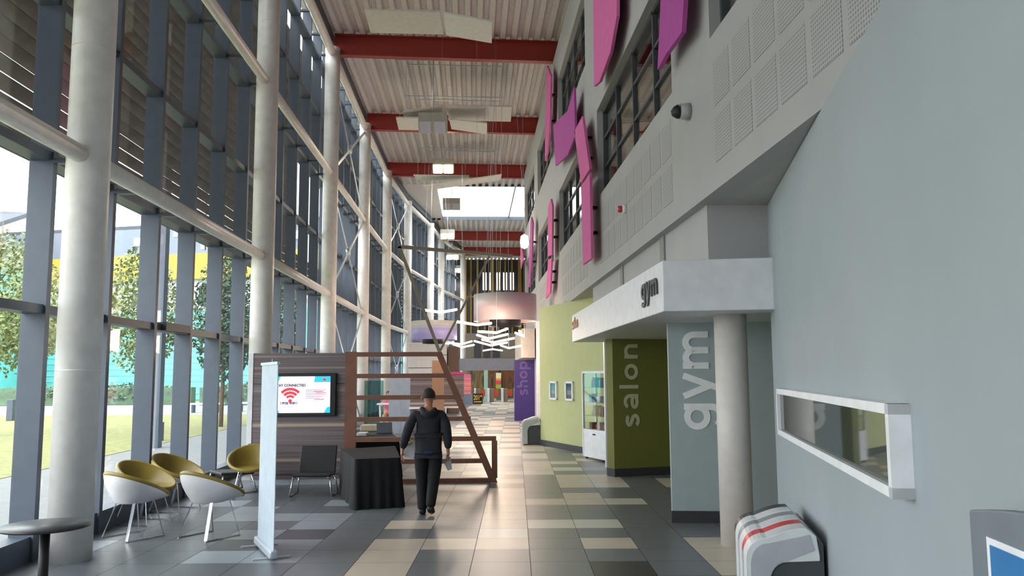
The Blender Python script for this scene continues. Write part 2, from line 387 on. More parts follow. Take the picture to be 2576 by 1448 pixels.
# upper facade on the right: bands, piers, window openings
FX = 2.49; WIN = [(2.2, 8.2), (9.85, 15.96), (17.5, 23.25), (25.1, 31.0), (32.7, 38.6)]
fa = MB(); Y0, Y1 = -7.9, 39.2
for z0, z1 in ((3.8, 5.43), (7.2, 8.78), (10.55, 11.62)): fa.box(FX, FX + .28, Y0, Y1, z0, z1)
edges = [Y0] + [v for w in WIN for v in w] + [Y1]
for k in range(0, len(edges), 2):
    for z0, z1 in ((5.43, 7.2), (8.78, 10.55)): fa.box(FX, FX + .28, edges[k], edges[k + 1], z0, z1)
wr = struct(fa.build('wall_right', M_fac))
def perf(ya, yb, n, pw, gap):
    for k in range(n):
        a = ya + k * (pw + gap)
        for z0, z1 in ((4.07, 4.55), (4.66, 5.13)):
            MB().box(FX - .004, FX, a, a + pw, z0, z1).build('perforated_panel', M_perf, wr)
M_perf = dots('perforated_board', '#b0afae', '#86868a', .034)
perf(3.4, 8.2, 8, .5, .1); perf(9.95, 15.9, 10, .5, .1); perf(17.6, 23.2, 9, .5, .1); perf(25.2, 31, 9, .5, .1)
wn = 30
for zi, (z0, z1) in enumerate(((5.43, 7.2), (8.78, 10.55))):
    for (a, b) in WIN:
        f = MB(); x = FX + .12
        f.box(x, x + .1, a, b, z0, z0 + .06); f.box(x, x + .1, a, b, z1 - .06, z1)
        f.box(x, x + .1, a, a + .06, z0, z1); f.box(x, x + .1, b - .06, b, z0, z1)
        wo = struct(f.build('window_%d' % wn, M_dark)); wn += 1
        for k in range(1, 4):
            yk = a + (b - a) * k / 4; MB().box(x, x + .08, yk - .03, yk + .03, z0, z1).build('mullion', M_dark, wo)
        for zz in (z0 + .6, z0 + 1.2): MB().box(x + .01, x + .07, a, b, zz - .025, zz + .025).build('transom', M_dark, wo)
        MB().box(x + .045, x + .053, a, b, z0, z1).build('glass_pane', M_clear, wo)
sf = MB(); sf.box(FX + .28, 9.2, Y0, 39.2, 3.8, 4.0); struct(sf.build('trim_%d' % tn, M_soff)); tn += 1
struct(MB().box(9.2, 9.4, -8, 77, 0, 12.7).build('wall_outer_right', mat('beige_plaster', '#c9b79a', .8)))
struct(MB().box(-4.9, 9.4, -8.2, -8, 0, 12.7).build('wall_back', M_fac))
# wall above the shopfront canopy, under the soffit
up_ = MB().box(2.61, 3.6, 8.9, 17.7, 2.95, 3.8); struct(up_.build('wall_upper', M_fac))
for y in (10.9, 14.0): struct(MB().box(2.585, 2.61, y, y + .25, 3.2, 3.8).build('trim_%d' % tn, mat('grey_joint', '#8f8d8a', .7))); tn += 1
# near grey wall with its window
gd = Vector((3.29 - 2.07, 8.89 - 3.88)).normalized(); gn = Vector((-gd.y, gd.x))
def gp(s, o=0.): q = Vector((3.29, 8.89)) + gd * s + gn * o; return (q.x, q.y)
struct(MB().wall(gp(.05), gp(-13.5), .6, 0, 3.79).build('wall_near', M_greyw))
s0, s1 = -.98, -5.25
z0, z1 = 1.335, 1.775
gw = MB()
for (a, b, c, e) in ((s0, s1, z1 - .05, z1), (s0, s1, z0, z0 + .05), (s0, s0 - .06, z0, z1), (s1, s1 + .06, z0, z1)):
    q = [gp(a, .1), gp(b, .1), gp(b, 0), gp(a, 0)]
    gw.hexa([(x, y, c) for x, y in q] + [(x, y, e) for x, y in q])
gwo = struct(gw.build('window_50', M_wh))
q = [gp(s0 - .05, .07), gp(s1 + .05, .07), gp(s1 + .05, .06), gp(s0 - .05, .06)]
M_mirror = mat('dark_reflective_glass', '#3c4442', .03, spec=1.0); M_mirror.node_tree.nodes['Principled BSDF'].inputs['IOR'].default_value = 2.4
MB().hexa([(x, y, z0 + .04) for x, y in q] + [(x, y, z1 - .04) for x, y in q]).build('glass_pane', M_mirror, gwo)
# gym wall, its skirting and letters
gy = struct(MB().wall((2.59, 10.82), (4.2, 10.60), .12, 0, 2.61).build('wall_gym', M_gymw))
MB().wall((2.575, 10.805), (4.2, 10.585), .02, 0, .15).build('skirting', M_skirt, gy)
M_let = mat('silver_grey_vinyl', '#f3f6f7', .5)
gdir = Vector((4.2 - 2.59, 10.60 - 10.82, 0)).normalized()
stroke_text('lettering', 'gym', M_let, .34, (3.11, 10.745, 1.2), (0, 0, 1), -gdir, gy, .25, .06)
# salon block
sa = struct(MB().poly([(2.66, 15.63, 0), (4.2, 16.02, 0), (4.2, 16.4, 0), (2.85, 16.4, 0), (2.56, 15.8, 0)], (0, 0, 2.61)).build('wall_salon', M_green_shaded))
MB().poly([(2.66, 15.615, 0), (4.2, 16.005, 0), (4.2, 16.3, 0), (2.85, 16.42, 0), (2.545, 15.8, 0)], (0, 0, .15)).build('skirting', M_skirt, sa)
M_sal = mat('pale_olive_vinyl', '#c9c6ab', .6)
sdir = Vector((4.2 - 2.66, 16.02 - 15.63, 0)).normalized()
stroke_text('lettering', 'salon', M_sal, .28, (3.17, 15.756, .93), (0, 0, 1), -sdir, sa, .23, .2, 1.08)
struct(MB().box(2.76, 2.86, 17.22, 17.37, 0, 3.8).build('trim_%d' % tn, M_wh)); tn += 1
struct(MB().box(4.2, 4.35, 8.9, 20, 0, 3.8).build('wall_alcove', M_green_shaded))
# angled lime green wall
gr = struct(MB().wall((3.85, 17.05), (1.85, 22.88), -.2, 0, 3.8).build('wall_green', M_green))
MB().wall((3.84, 17.03), (1.84, 22.87), .02, 0, .15).build('skirting', M_skirt, gr)
# cream wall and post beyond the green wall
struct(MB().box(1.98, 2.49, 33.2, 39, 2.62, 3.8).build('wall_cream', mat('cream_plaster', '#c4bab2', .8)))
struct(MB().box(2.2, 2.34, 28.6, 28.75, 0, 3.8).build('trim_%d' % tn, M_wh)); tn += 1
struct(MB().box(2.6, 2.8, 23, 39, 0, 3.8).build('wall_shop', mat('shop_wall_paint', '#b8b2b4', .8)))
# far glass end wall with ochre fins, mezzanine band and colourful lobby behind
M_och = mat('ochre_steel', '#8a6a22', .5); M_nav = mat('dark_slate_glass', '#2f343c', .25)
fe = MB().box(-4.5, 9.2, 74, 74.15, 3.2, 12.4); fw_ = struct(fe.build('wall_front', M_nav))
for k in range(13):
    x = -.9 + k * .62; MB().box(x, x + (.3 if k % 4 == 0 else .14), 73.7, 73.98, 3.2, 12.4).build('fin', M_och, fw_)
for z in (6.4, 8.9): MB().box(-.9, 7, 73.75, 73.98, z, z + .15).build('rail', M_och, fw_)
for k in range(5): MB().box(.85 + k * .62, 1.2 + k * .62, 73.9, 73.98, 9.6, 11.2).build('window_slot', emit('daylight_glow_slot', '#dfe6f5', 1.6), fw_)  # solid panels that glow in place of daylight through openings
struct(MB().box(-1.2, 3.6, 65.6, 66.2, 2.3, 3.25).build('trim_%d' % tn, mat('mezzanine_grey', '#7c7a82', .6))); tn += 1
mw = struct(MB().box(-.6, 3.6, 66.3, 66.45, 3.25, 5.3).build('trim_%d' % tn, mat('mezzanine_panels', '#6c665c', .5))); tn += 1
for k in range(3): MB().box(.05 + k * .75, .6 + k * .75, 66.25, 66.3, 3.35, 4.8).build('window_slot', M_nav, mw)
lb = struct(MB().box(-1.5, 9, 70, 70.2, 0, 3.2).build('wall_lobby', stripes('lobby_colours', ['#3a3226', '#4d4a30', '#75693a', '#5f3f2c', '#86563a'], 'X', 2.5, .6, 1)))
# ================================================================== OUTSIDE
M_pave = mat('pale_paving', '#757878', .8, var=.08, scale=3)
M_lawn = mat('lawn_grass', '#7f8150', .95, var=.25, scale=4)
struct(MB().box(-9.2, -4.86, -10, 70, -.3, -.03).build('ground_paving', M_pave))
struct(MB().box(-70, -9.2, -10, 44, -.3, -.02).build('ground_lawn', M_lawn))
struct(MB().box(-70, -9.2, 44, 66, -.3, -.02).build('ground_path', mat('blue_grey_tarmac', '#8796a0', .8)))
struct(MB().box(-120, -4.9, 66, 110, -.3, -.04).build('ground_far', M_lawn))
# the neighbouring building: turquoise base, white strip, yellow band, grey top
bd = thing('neighbour_building', (-26, 72, 0), 'big building across the lawn with turquoise base, yellow band and grey top', 'building')
bdir = Vector((1, -.27)).normalized()
def bp(s, o=0.): return (-26 + bdir.x * s - bdir.y * -o * 0 + 0, 72 + bdir.y * s + o)
def bwall(name, a, b, z0, z1, M, o=0.): return MB().wall(bp(a, o), bp(b, o), 1.0, z0, z1).build(name, M, bd)
M_turq = bands('turquoise_glazed_brick', [(0, '#5fd6d6'), (.5, '#7fe3e0'), (.52, '#5fd6d6')], 0, .5, .5)
M_turq = mat('turquoise_glazed_panel', '#6cc4c6', .45, var=.12, scale=.8)
M_yel = mat('yellow_cladding', '#c9a638', .6, var=.06)
bwall('turquoise_base', -60, 22, 0, 7.6, M_turq)
for k in range(14): MB().wall(bp(-60, -.05), bp(22, -.05), .1, .5 + k * .52, .54 + k * .52).build('course_joint', mat('turquoise_joint', '#6fc3c6', .6), bd)
bwall('white_strip', -60, 22, 7.6, 10.3, mat('white_render', '#b4b8b7', .7))
for k in range(12): MB().wall(bp(-56 + k * 6.5, -.08), bp(-52.5 + k * 6.5, -.08), .2, 8.0, 9.7).build('window', M_nav, bd)
bwall('yellow_band', -60, 22, 10.3, 12.5, M_yel, -.4)
bwall('grey_band', -60, 22, 12.5, 14.9, mat('pale_grey_cladding', '#76808d', .6), -.2)
for k in range(12): MB().wall(bp(-56 + k * 6.5, -.3), bp(-53 + k * 6.5, -.3), .2, 13.4, 14.1).build('window', M_wh, bd)
MB().wall(bp(-60, .2), bp(22, .2), 6, 14.9, 15.3).build('roof', mat('slate_roof', '#484e57', .7), bd)
bd2 = thing('grey_roofed_block', (-40, 68, 0), 'dark grey roofed block at the far left beyond the lawn', 'building')
MB().poly([(-60, 66, 13.5), (-38.6, 66, 13.5), (-38.6, 72, 15.8), (-60, 72, 17)], (0, 0, .4)).build('roof', mat('slate_roof', '#484e57', .7), bd2)
MB().box(-60, -38.8, 67, 72, 11, 13.5).build('wall', mat('pale_grey_cladding', '#76808d', .6), bd2)
MB().box(-60, -38.8, 67.2, 72, 0, 11).build('lower_wall', M_turq, bd2)
# hedges, trees
M_leaf = mat('leaf_green', '#7f8a5a', .8, var=.3, scale=1.5); M_leafd = mat('leaf_dark_green', '#566a50', .8, var=.3, scale=1.5)
M_bark = mat('pale_birch_bark', '#cfc9bd', .8, var=.2); M_barkb = mat('brown_bark', '#7a6650', .9, var=.2)
def leaves(mb, c, rad, n, size, rg):
    for _ in range(n):
        while True:
            p = Vector((rg.uniform(-1, 1), rg.uniform(-1, 1), rg.uniform(-1, 1)))
            if p.length < 1: break
        p = Vector((c[0] + p.x * rad[0], c[1] + p.y * rad[1], c[2] + p.z * rad[2]))
        a = Vector((rg.uniform(-1, 1), rg.uniform(-1, 1), rg.uniform(-1, 1))).normalized() * size; b = a.orthogonal().normalized() * size * .6
        mb.face([p - a, p + b, p + a, p - b])
def tree(name, x, y, h, cz, rad, n, M, MB_, label, seed, r=.09):
    rg = random.Random(seed); t = thing(name, (x, y, -.02), label, 'tree')
    b = MB(); b.tube([(x, y, -.02), (x + .03, y, h * .35), (x - .04, y + .03, h * .7), (x, y, h)], [r, r * .8, r * .5, r * .15], 8)
    for k in range(9):
        z = h * (.35 + .06 * k); a = rg.uniform(0, 6.28); b.tube([(x, y, z), (x + math.cos(a) * rad[0] * .7, y + math.sin(a) * rad[0] * .7, z + rad[0] * .6)], [r * .35, .01], 5)
    b.build('trunk', MB_, t)
    lf = MB(); leaves(lf, (x, y, cz), rad, int(n * 2.2), .085, rg); leaves(lf, (x + rad[0] * .4, y, cz - rad[2] * .35), (rad[0] * .6, rad[1] * .6, rad[2] * .5), n * 2 // 3, .085, rg)
    lf.build('foliage', M, t)
tree('birch_tree', -11.4, 28.5, 6.6, 4.2, (1.3, 1.3, 2.2), 1000, M_leaf, M_bark, 'young birch with thin white trunk on the lawn, behind the tub chairs', 3, .07)
tree('lawn_tree', -16.4, 29, 7.4, 4.5, (2.1, 2.1, 2.6), 1700, M_leaf, M_barkb, 'bushy tree at far left on the lawn beyond the nearest column', 4)
tree('lawn_tree', -9.9, 33, 7.4, 4.3, (1.25, 1.25, 2.6), 1800, M_leafd, M_barkb, 'dark narrow tree on the lawn beside the striped panel end', 5)
tree('lawn_tree', -9.3, 40, 7.6, 4.5, (1.1, 1.1, 2.8), 1500, M_leafd, M_barkb, 'dark tree farthest along the lawn, right of the others', 6)
tree('birch_tree', -20.5, 40, 7.2, 5.0, (1.8, 1.8, 2.2), 1100, M_leaf, M_bark, 'birch farther back on the lawn, left of the thin white trunk', 9, .07)
for (x, y, w, lab) in ((-27, 60, 14, 'long dark hedge at the foot of the turquoise wall, left stretch'), (-16.5, 58, 4.5, 'dark hedge at the foot of the turquoise wall, right stretch')):
    h = MB(); rg = random.Random(int(w)); h.box(x - w / 2, x + w / 2, y - .5, y + .5, 0, 1.2); leaves(h, (x, y, .8), (w / 2, .8, .75), int(w * 130), .16, rg)
    o = h.build('hedge', M_leafd); tag(o, lab, 'hedge')
for (x, y, lab) in ((-21.2, 39, 'dark square post standing left on the lawn edge'), (-13.2, 27.5, 'small grey lawn post left of the white birch trunk'), (-9.7, 26.0, 'small grey lawn post right of the white birch trunk')):
    hh = .95 if x < -20 else .55
    o = MB().box(x - .14, x + .14, y - .14, y + .14, -.02, hh).build('lawn_post', M_mull, None, .02); tag(o, lab, 'post')
o = MB().box(-9.0, -8.72, 23.4, 23.7, -.03, 9.0).build('outdoor_post', M_mull); tag(o, 'tall slate blue steel post standing outside on the paving', 'post')
for (x, y, lab) in ((-14.6, 46, 'white bench seat on the path, left one'), (-12.3, 47, 'white bench seat on the path, right one')):
    t = thing('park_bench', (x, y, -.02), lab, 'bench')
    MB().box(x - .9, x + .9, y - .25, y + .25, .42, .5).build('seat', M_wh, t)
    for sx in (-.7, .7): MB().box(x + sx - .05, x + sx + .05, y - .2, y + .2, -.02, .42).build('leg', M_dark, t)

# ================================================================== CEILING OBJECTS
def deckz(x):
    u = (x + 4.9) % P
    return 12.375 if u < .14 else (12.375 + .14 * (u - .14) / .05 if u < .19 else (12.515 if u < .31 else 12.515 - .14 * (u - .31) / .05))
def baffle(pts, lab, top=None):
    """hung board: four corners, thickness upward, four wires to the deck"""
    c = [sum(p[k] for p in pts) / 4 for k in range(3)]
    t = thing('acoustic_baffle', c, lab, 'acoustic panel', 'white baffles under the roof')
    MB().poly(pts, (0, 0, .05)).build('board', M_baf, t)
    for p in pts:
        q = [p[k] * .85 + c[k] * .15 for k in range(3)]; MB().tube([(q[0], q[1], q[2] + .04), (q[0], q[1], top or deckz(q[0]))], .006, 5).build('wire', M_alu, t)
baffle([(-2.74, 19.98, 11.1), (-.84, 20.03, 11.1), (-.8, 21.4, 11.1), (-2.76, 21.36, 11.1)], 'broad white hanging baffle in front of the nearest red beam, left wing')
baffle([(-.75, 19.97, 11.05), (.47, 19.79, 10.75), (.5, 21.11, 10.75), (-.73, 21.33, 11.05)], 'tilted white hanging baffle in front of the nearest red beam, right wing')
baffle([(-2.38, 26.92, 10.75), (-1.01, 27.01, 11.0), (-.98, 28.72, 11.0), (-2.4, 28.47, 10.75)], 'white baffle at the second red beam, upper left one behind the grey lamp box')
baffle([(-.85, 27.01, 11.0), (1.32, 27.07, 11.0), (1.35, 28.7, 11.0), (-.89, 28.62, 11.0)], 'white baffle at the second red beam, upper right and longest one')
baffle([(-2.6, 26.98, 10.55), (-.95, 27.02, 10.55), (-.92, 28.41, 10.55), (-2.63, 28.32, 10.55)], 'white baffle at the second red beam, lower left one', 11.0)
baffle([(-.82, 27.27, 10.6), (.47, 27.04, 10.4), (.49, 28.29, 10.4), (-.77, 28.36, 10.6)], 'white baffle at the second red beam, lower right tilted one', 11.02)
baffle([(-2.73, 36.78, 11.0), (-.19, 36.87, 11.0), (-.2, 37.88, 11.0), (-2.44, 38.01, 11.0)], 'white baffle under the third red beam, upper one')
baffle([(-2.3, 37.0, 10.55), (1.26, 35.58, 10.75), (1.22, 36.64, 10.75), (-2.23, 37.9, 10.55)], 'long white baffle just before the roof light, lower one')
M_lamp = emit('lamp_glow', '#ffe6b0', 14, '#fff4dd'); M_lampoff = mat('lamp_lens_off', '#b9bcc6', .2)
def flood(x, y, z, lit, lab):
    t = thing('ceiling_floodlight', (x, y, z), lab, 'lamp', 'twin floodlights hung from the roof')
    MB().poly([(x - .46, y - .3, z + .3), (x - .46, y + .35, z + .3), (x - .46, y + .35, z - .1), (x - .46, y - .05, z - .3), (x - .46, y - .3, z + .02)], (.92, 0, 0)).build('housing', mat('lamp_housing_grey', '#a9a79c', .5), t)
    MB().tube([(x, y, z + .28), (x, y, deckz(x) if not 44.8 < y < 54.8 else 12.66)], .02, 6).build('hanger', M_alu, t)
    for sx in (-.23, .23):
        MB().hexa([(x + sx - .18, y - .315, z + .0), (x + sx + .18, y - .315, z + .0), (x + sx + .18, y - .06, z - .31), (x + sx - .18, y - .06, z - .31),
                   (x + sx - .18, y - .29, z + .02), (x + sx + .18, y - .29, z + .02), (x + sx + .18, y - .04, z - .29), (x + sx - .18, y - .04, z - .29)]).build('lens', M_lamp if lit else M_lampoff, t)
    if lit:
        l = bpy.data.lights.new('floodlight_beam', 'AREA'); l.size = .6; l.energy = 60; l.color = (1, .86, .66)
        o = bpy.data.objects.new('floodlight_beam', l); COL.objects.link(o); o.parent = t; o.location = (0, -.2, -.4)
flood(-1.3, 25.9, 10.0, False, 'unlit twin floodlight box hanging below the white baffles at the second red beam')
flood(-1.31, 35.2, 11.0, True, 'lit twin floodlight in front of the third red beam, nearest lit one')
flood(-1.16, 43.2, 11.0, False, 'unlit twin floodlight seen dark against the bright roof light')
flood(-1.67, 52.6, 11.0, True, 'lit twin floodlight just below the roof light')
flood(-1.57, 62.0, 11.0, True, 'lit twin floodlight, second below the roof light')
flood(-1.43, 70.0, 11.0, True, 'lit twin floodlight, farthest and smallest of the row')
# thin conduit rails under the deck
cdt = MB()
for y in (21.0, 26.0, 29.5, 33.5, 36.5): cdt.bar((-2.5, y, 12.2), (1.2, y + .1, 12.2), .03, .03); cdt.bar((-2.2, y + .4, 12.2), (1.0, y + .5, 12.2), .03, .03)
struct(cdt.build('trim_%d' % tn, M_alu)); tn += 1
# glowing V-shaped pendants
M_neon = emit('warm_neon', '#ffdcb4', 5, '#fff0dc')
def chevron(pts, lab):
    c = pts[1]; t = thing('chevron_light', c, lab, 'lamp', 'glowing V-shaped pendant lights')
    MB().tube(pts, .036, 8).build('glow_tube', M_neon, t)
    MB().tube([(c[0], c[1], c[2] + .04), (c[0], c[1], deckz(c[0]))], .004, 5).build('cord', M_alu, t)
    l = bpy.data.lights.new('pendant_glow', 'POINT'); l.energy = 24; l.color = (1, .78, .62); l.shadow_soft_size = .3
    o = bpy.data.objects.new('pendant_glow', l); COL.objects.link(o); o.parent = t; o.location = (0, 0, -.15)
chevron([(-1.41, 23.11, 3.76), (-0.94, 24.0, 3.76), (-0.48, 23.1, 3.77)], 'glowing V pendant light, highest one at the left, in front of the white columns')
chevron([(-0.49, 23.1, 3.43), (0.11, 24.0, 3.39), (0.5, 23.28, 3.39)], 'glowing V pendant light, long one left of the black ring of the pink drum')
chevron([(.14, 23.9, 3.19), (.7, 24.6, 3.19), (.98, 23.8, 3.26)], 'glowing V pendant light just below the black ring of the pink drum')
chevron([(0.12, 26.6, 3.22), (0.52, 27.5, 3.14), (1.11, 26.6, 3.24)], 'glowing V pendant light, second below the black ring')
chevron([(0.3, 28.1, 3.14), (0.69, 29.0, 3.07), (1.39, 28.1, 3.18)], 'glowing V pendant light, third below the black ring')
chevron([(0.04, 30.1, 3.17), (0.66, 31.0, 3.04), (1.23, 30.1, 3.11)], 'glowing V pendant light, lowest of the stack below the black ring')
chevron([(1.07, 32.1, 3.08), (1.42, 33.0, 3.0), (1.87, 32.1, 3.06)], 'glowing V pendant light, below right, beside the shop sign')
chevron([(-0.81, 33.1, 3.16), (-0.46, 34.0, 3.08), (0.02, 33.1, 3.14)], 'glowing V pendant light, lower left pair beside the lilac drum, front one')
chevron([(-1.05, 35.6, 3.32), (-0.51, 36.5, 3.3), (-0.07, 35.6, 3.39)], 'glowing V pendant light, lower left pair beside the lilac drum, rear one')
chevron([(.52, 43.6, 3.22), (1.0, 42.7, 3.27), (1.53, 43.6, 3.22)], 'glowing V pendant light, small one farthest back above the lobby')
chevron([(1.34, 26.1, 3.26), (1.68, 27.0, 3.18), (1.46, 26.1, 3.32)], 'glowing V pendant light, at the right under the drum, cut by the cream wall')
chevron([(-1.41, 37.1, 3.4), (-1.16, 38.0, 3.38), (-0.91, 37.1, 3.42)], 'glowing V pendant light, partly hidden below the lilac drum')
# drum shades
def drum(x, y, z0, z1, r, colr, lab):
    t = thing('drum_pendant', (x, y, z1), lab, 'lamp')
    MB().lathe([(r, z0), (r, z1)], (x, y, 0), 48).build('shade', colr, t).modifiers.new('thickness', 'SOLIDIFY').thickness = .015
    MB().lathe([(r * .5, z0 - .16), (r * .5, z0 + .25)], (x, y, 0), 40).build('inner_ring', M_black, t).modifiers.new('thickness', 'SOLIDIFY').thickness = .03
    MB().lathe([(.02, z1 - .1), (r * .97, z1 - .1)], (x, y, 0), 40).build('diffuser', M_wh, t)
    MB().lathe([(.02, z0 + .05), (r * .5, z0 + .05)], (x, y, 0), 40).build('inner_diffuser', mat('orange_diffuser', '#c8643c', .6), t)
    w = MB()
    for k in range(3):
        a = 2.1 * k + .3; w.tube([(x + r * .9 * math.cos(a), y + r * .9 * math.sin(a), z1 - .1), (x + .3 * math.cos(a), y + .3 * math.sin(a), deckz(x + .3 * math.cos(a)))], .005, 5)
    w.build('wires', M_alu, t)
drum(1.01, 26.0, 3.62, 4.46, 1.0, bands('blush_shade', [(0, '#b8a6aa'), (.3, '#bda6a9'), (.6, '#b9b1b1'), (.8, '#b9b6b5')], -.84, 0, .35), 'large blush pink drum pendant shade with black inner ring, nearer one')
drum(-1.72, 36.0, 3.47, 4.28, 1.0, bands('lilac_shade', [(0, '#a9a2dc'), (.35, '#b0a9de'), (.6, '#c7c1d8'), (.75, '#d8d4cc')], -.81, 0, .4), 'lilac and cream drum pendant shade hung farther back on the left')

# ================================================================== FACADE OBJECTS
def wpanel(yz, M, lab, x=2.27):
    c = (x, sum(p[0] for p in yz) / len(yz), sum(p[1] for p in yz) / len(yz))
    t = thing('wall_panel', c, lab, 'wall panel', 'pink felt panels on the upper wall')
    MB().poly([(x, y, z) for y, z in yz], (.05, 0, 0)).build('board', M, t)
    ys = sorted(p[0] for p in yz); zs = sorted(p[1] for p in yz); b = MB()
    for f in (.35, .65): b.box(x + .05, FX + .16, c[1] - .08, c[1] + .08, zs[0] + (zs[-1] - zs[0]) * f - .03, zs[0] + (zs[-1] - zs[0]) * f + .03)
    b.build('bracket', M_black, t)
wpanel([(13.6, 9.6), (14.76, 9.3), (14.76, 8.43), (14.84, 7.31), (14.18, 7.16), (12.98, 7.23), (12.34, 7.56), (12.2, 8.6)], M_pink, 'pink folded felt panel cut by the top edge of the photo, left of the magenta one')
wpanel([(9.4, 7.6), (9.4, 6.43), (9.66, 5.65), (9.2, 5.67), (8.48, 5.62), (8.36, 5.93), (8.3, 7.6)], M_purp, 'magenta felt panel nearest the camera, cut by the top edge of the photo')
wpanel([(24.32, 11.4), (23.12, 10.63), (23.5, 9.44), (24.36, 8.72), (25.34, 8.66), (25.05, 9.93)], M_pink, 'slim pink felt panel beside the top row of windows, left of the big magenta one')
wpanel([(17.81, 8.36), (17.72, 7.23), (19.19, 7.18), (22.08, 7.66), (22.6, 8.98), (19.15, 8.25)], M_purp, 'big magenta felt panel in the middle of the upper wall')
wpanel([(16.52, 7.28), (15.57, 5.91), (16.86, 5.94), (17.85, 7.36)], M_pink, 'upper half of the long pink felt panel pair between the lower windows')
wpanel([(15.58, 5.83), (15.56, 4.15), (16.75, 4.19), (16.87, 5.86)], M_pink, 'lower half of the long pink felt panel pair between the lower windows')
wpanel([(23.54, 7.05), (23.09, 6.72), (23.37, 5.38), (24.74, 5.52), (24.43, 7.0)], M_pink, 'upper half of the farther slim pink panel pair')
wpanel([(23.49, 5.3), (24.1, 4.35), (25.57, 4.31), (24.62, 5.4)], M_pink, 'lower half of the farther slim pink panel pair')
wpanel([(31.64, 8.1), (30.83, 7.71), (31.39, 6.56), (33.1, 5.47), (33.81, 5.58), (32.1, 7.95)], M_purp, 'slim magenta pink panel far along the wall below the wall lamp')
wpanel([(38.57, 8.39), (37.46, 7.18), (39.03, 7.0), (39.1, 8.5)], M_pink, 'small pink felt panel at the far end of the upper wall')
t = thing('security_camera', (FX, 9.05, 4.9), 'grey dome security camera on the upper wall', 'camera')
MB().tube([(FX, 9.05, 4.92), (FX - .12, 9.05, 4.92)], [.1, .09], 20).build('mount', mat('camera_grey', '#a7a9ab', .4), t)
MB().tube([(FX - .12, 9.05, 4.92), (FX - .17, 9.06, 4.91), (FX - .21, 9.07, 4.9)], [.085, .07, .03], 20).build('lens_dome', M_black, t)
t = thing('alarm_beacon', (FX, 13.05, 4.6), 'small white alarm beacon with red lens on the upper wall', 'alarm')
MB().tube([(FX, 13.05, 4.6), (FX - .07, 13.05, 4.6)], .07, 16).build('base', M_wh, t)
MB().tube([(FX - .07, 13.05, 4.6), (FX - .14, 13.05, 4.6)], [.06, .05], 16).build('lens', mat('red_lens', '#c43a45', .2), t)
t = thing('wall_lamp', (FX, 35, 7.65), 'bright oval wall lamp far along the upper wall', 'lamp')
MB().box(FX - .1, FX, 34.9, 35.1, 7.55, 7.75).build('bracket', M_dark, t)
MB().lathe([(.02, 7.35), (.15, 7.42), (.18, 7.65), (.15, 7.9), (.02, 7.98)], (FX - .28, 35, 0), 20).build('glow_lens', emit('wall_lamp_glow', '#ffeccc', 20, '#fff3df'), t)
# canopy fascia over gym and salon
t = thing('canopy_fascia', (2.07, 8.82, 2.6), 'long white canopy fascia over the gym and salon entrances', 'sign')
f = MB().poly([(2.07, 8.82, 2.6), (3.2, 8.57, 2.6), (4.2, 8.57, 2.6), (4.2, 17.2, 2.6), (2.08, 17.2, 2.6)], (0, 0, .56)); fb_ = f.build('fascia_box', mat('white_fascia', '#d9dbe0', .5), t, .01)
stroke_text('gym_letters', 'gym', M_dark, .19, (2.07, 9.9, 2.815), (0, -1, 0), (0, 0, 1), fb_, .25, .06, 1.2, .02)
stroke_text('salon_letters', 'salon', mat('orange_brown_letter', '#b07a58', .5), .16, (2.08, 17.06, 2.86), (0, -1, 0), (0, 0, 1), fb_, .23, .12, 1.15, .02)
c = MB().tube([(2.98, 9.38, 0), (2.98, 9.38, 2.6)], .185, 32).build('entrance_column', mat('putty_column_paint', '#d0cac4', .5)); tag(c, 'short putty grey round column under the canopy in front of the gym letters', 'column')
t = thing('shop_sign', (2.2, 35, 0), 'tall purple totem sign reading shop', 'sign')
pn_ = MB().box(1.74, 2.6, 35, 35.3, 0, 2.56).build('panel', mat('deep_purple_panel', '#43307a', .5), t)
stroke_text('letters', 'shop', mat('lilac_letter', '#6c5799', .5), .33, (2.3, 35, 1.07), (0, 0, 1), (-1, 0, 0), pn_, .24, .06, 1.0, .01)
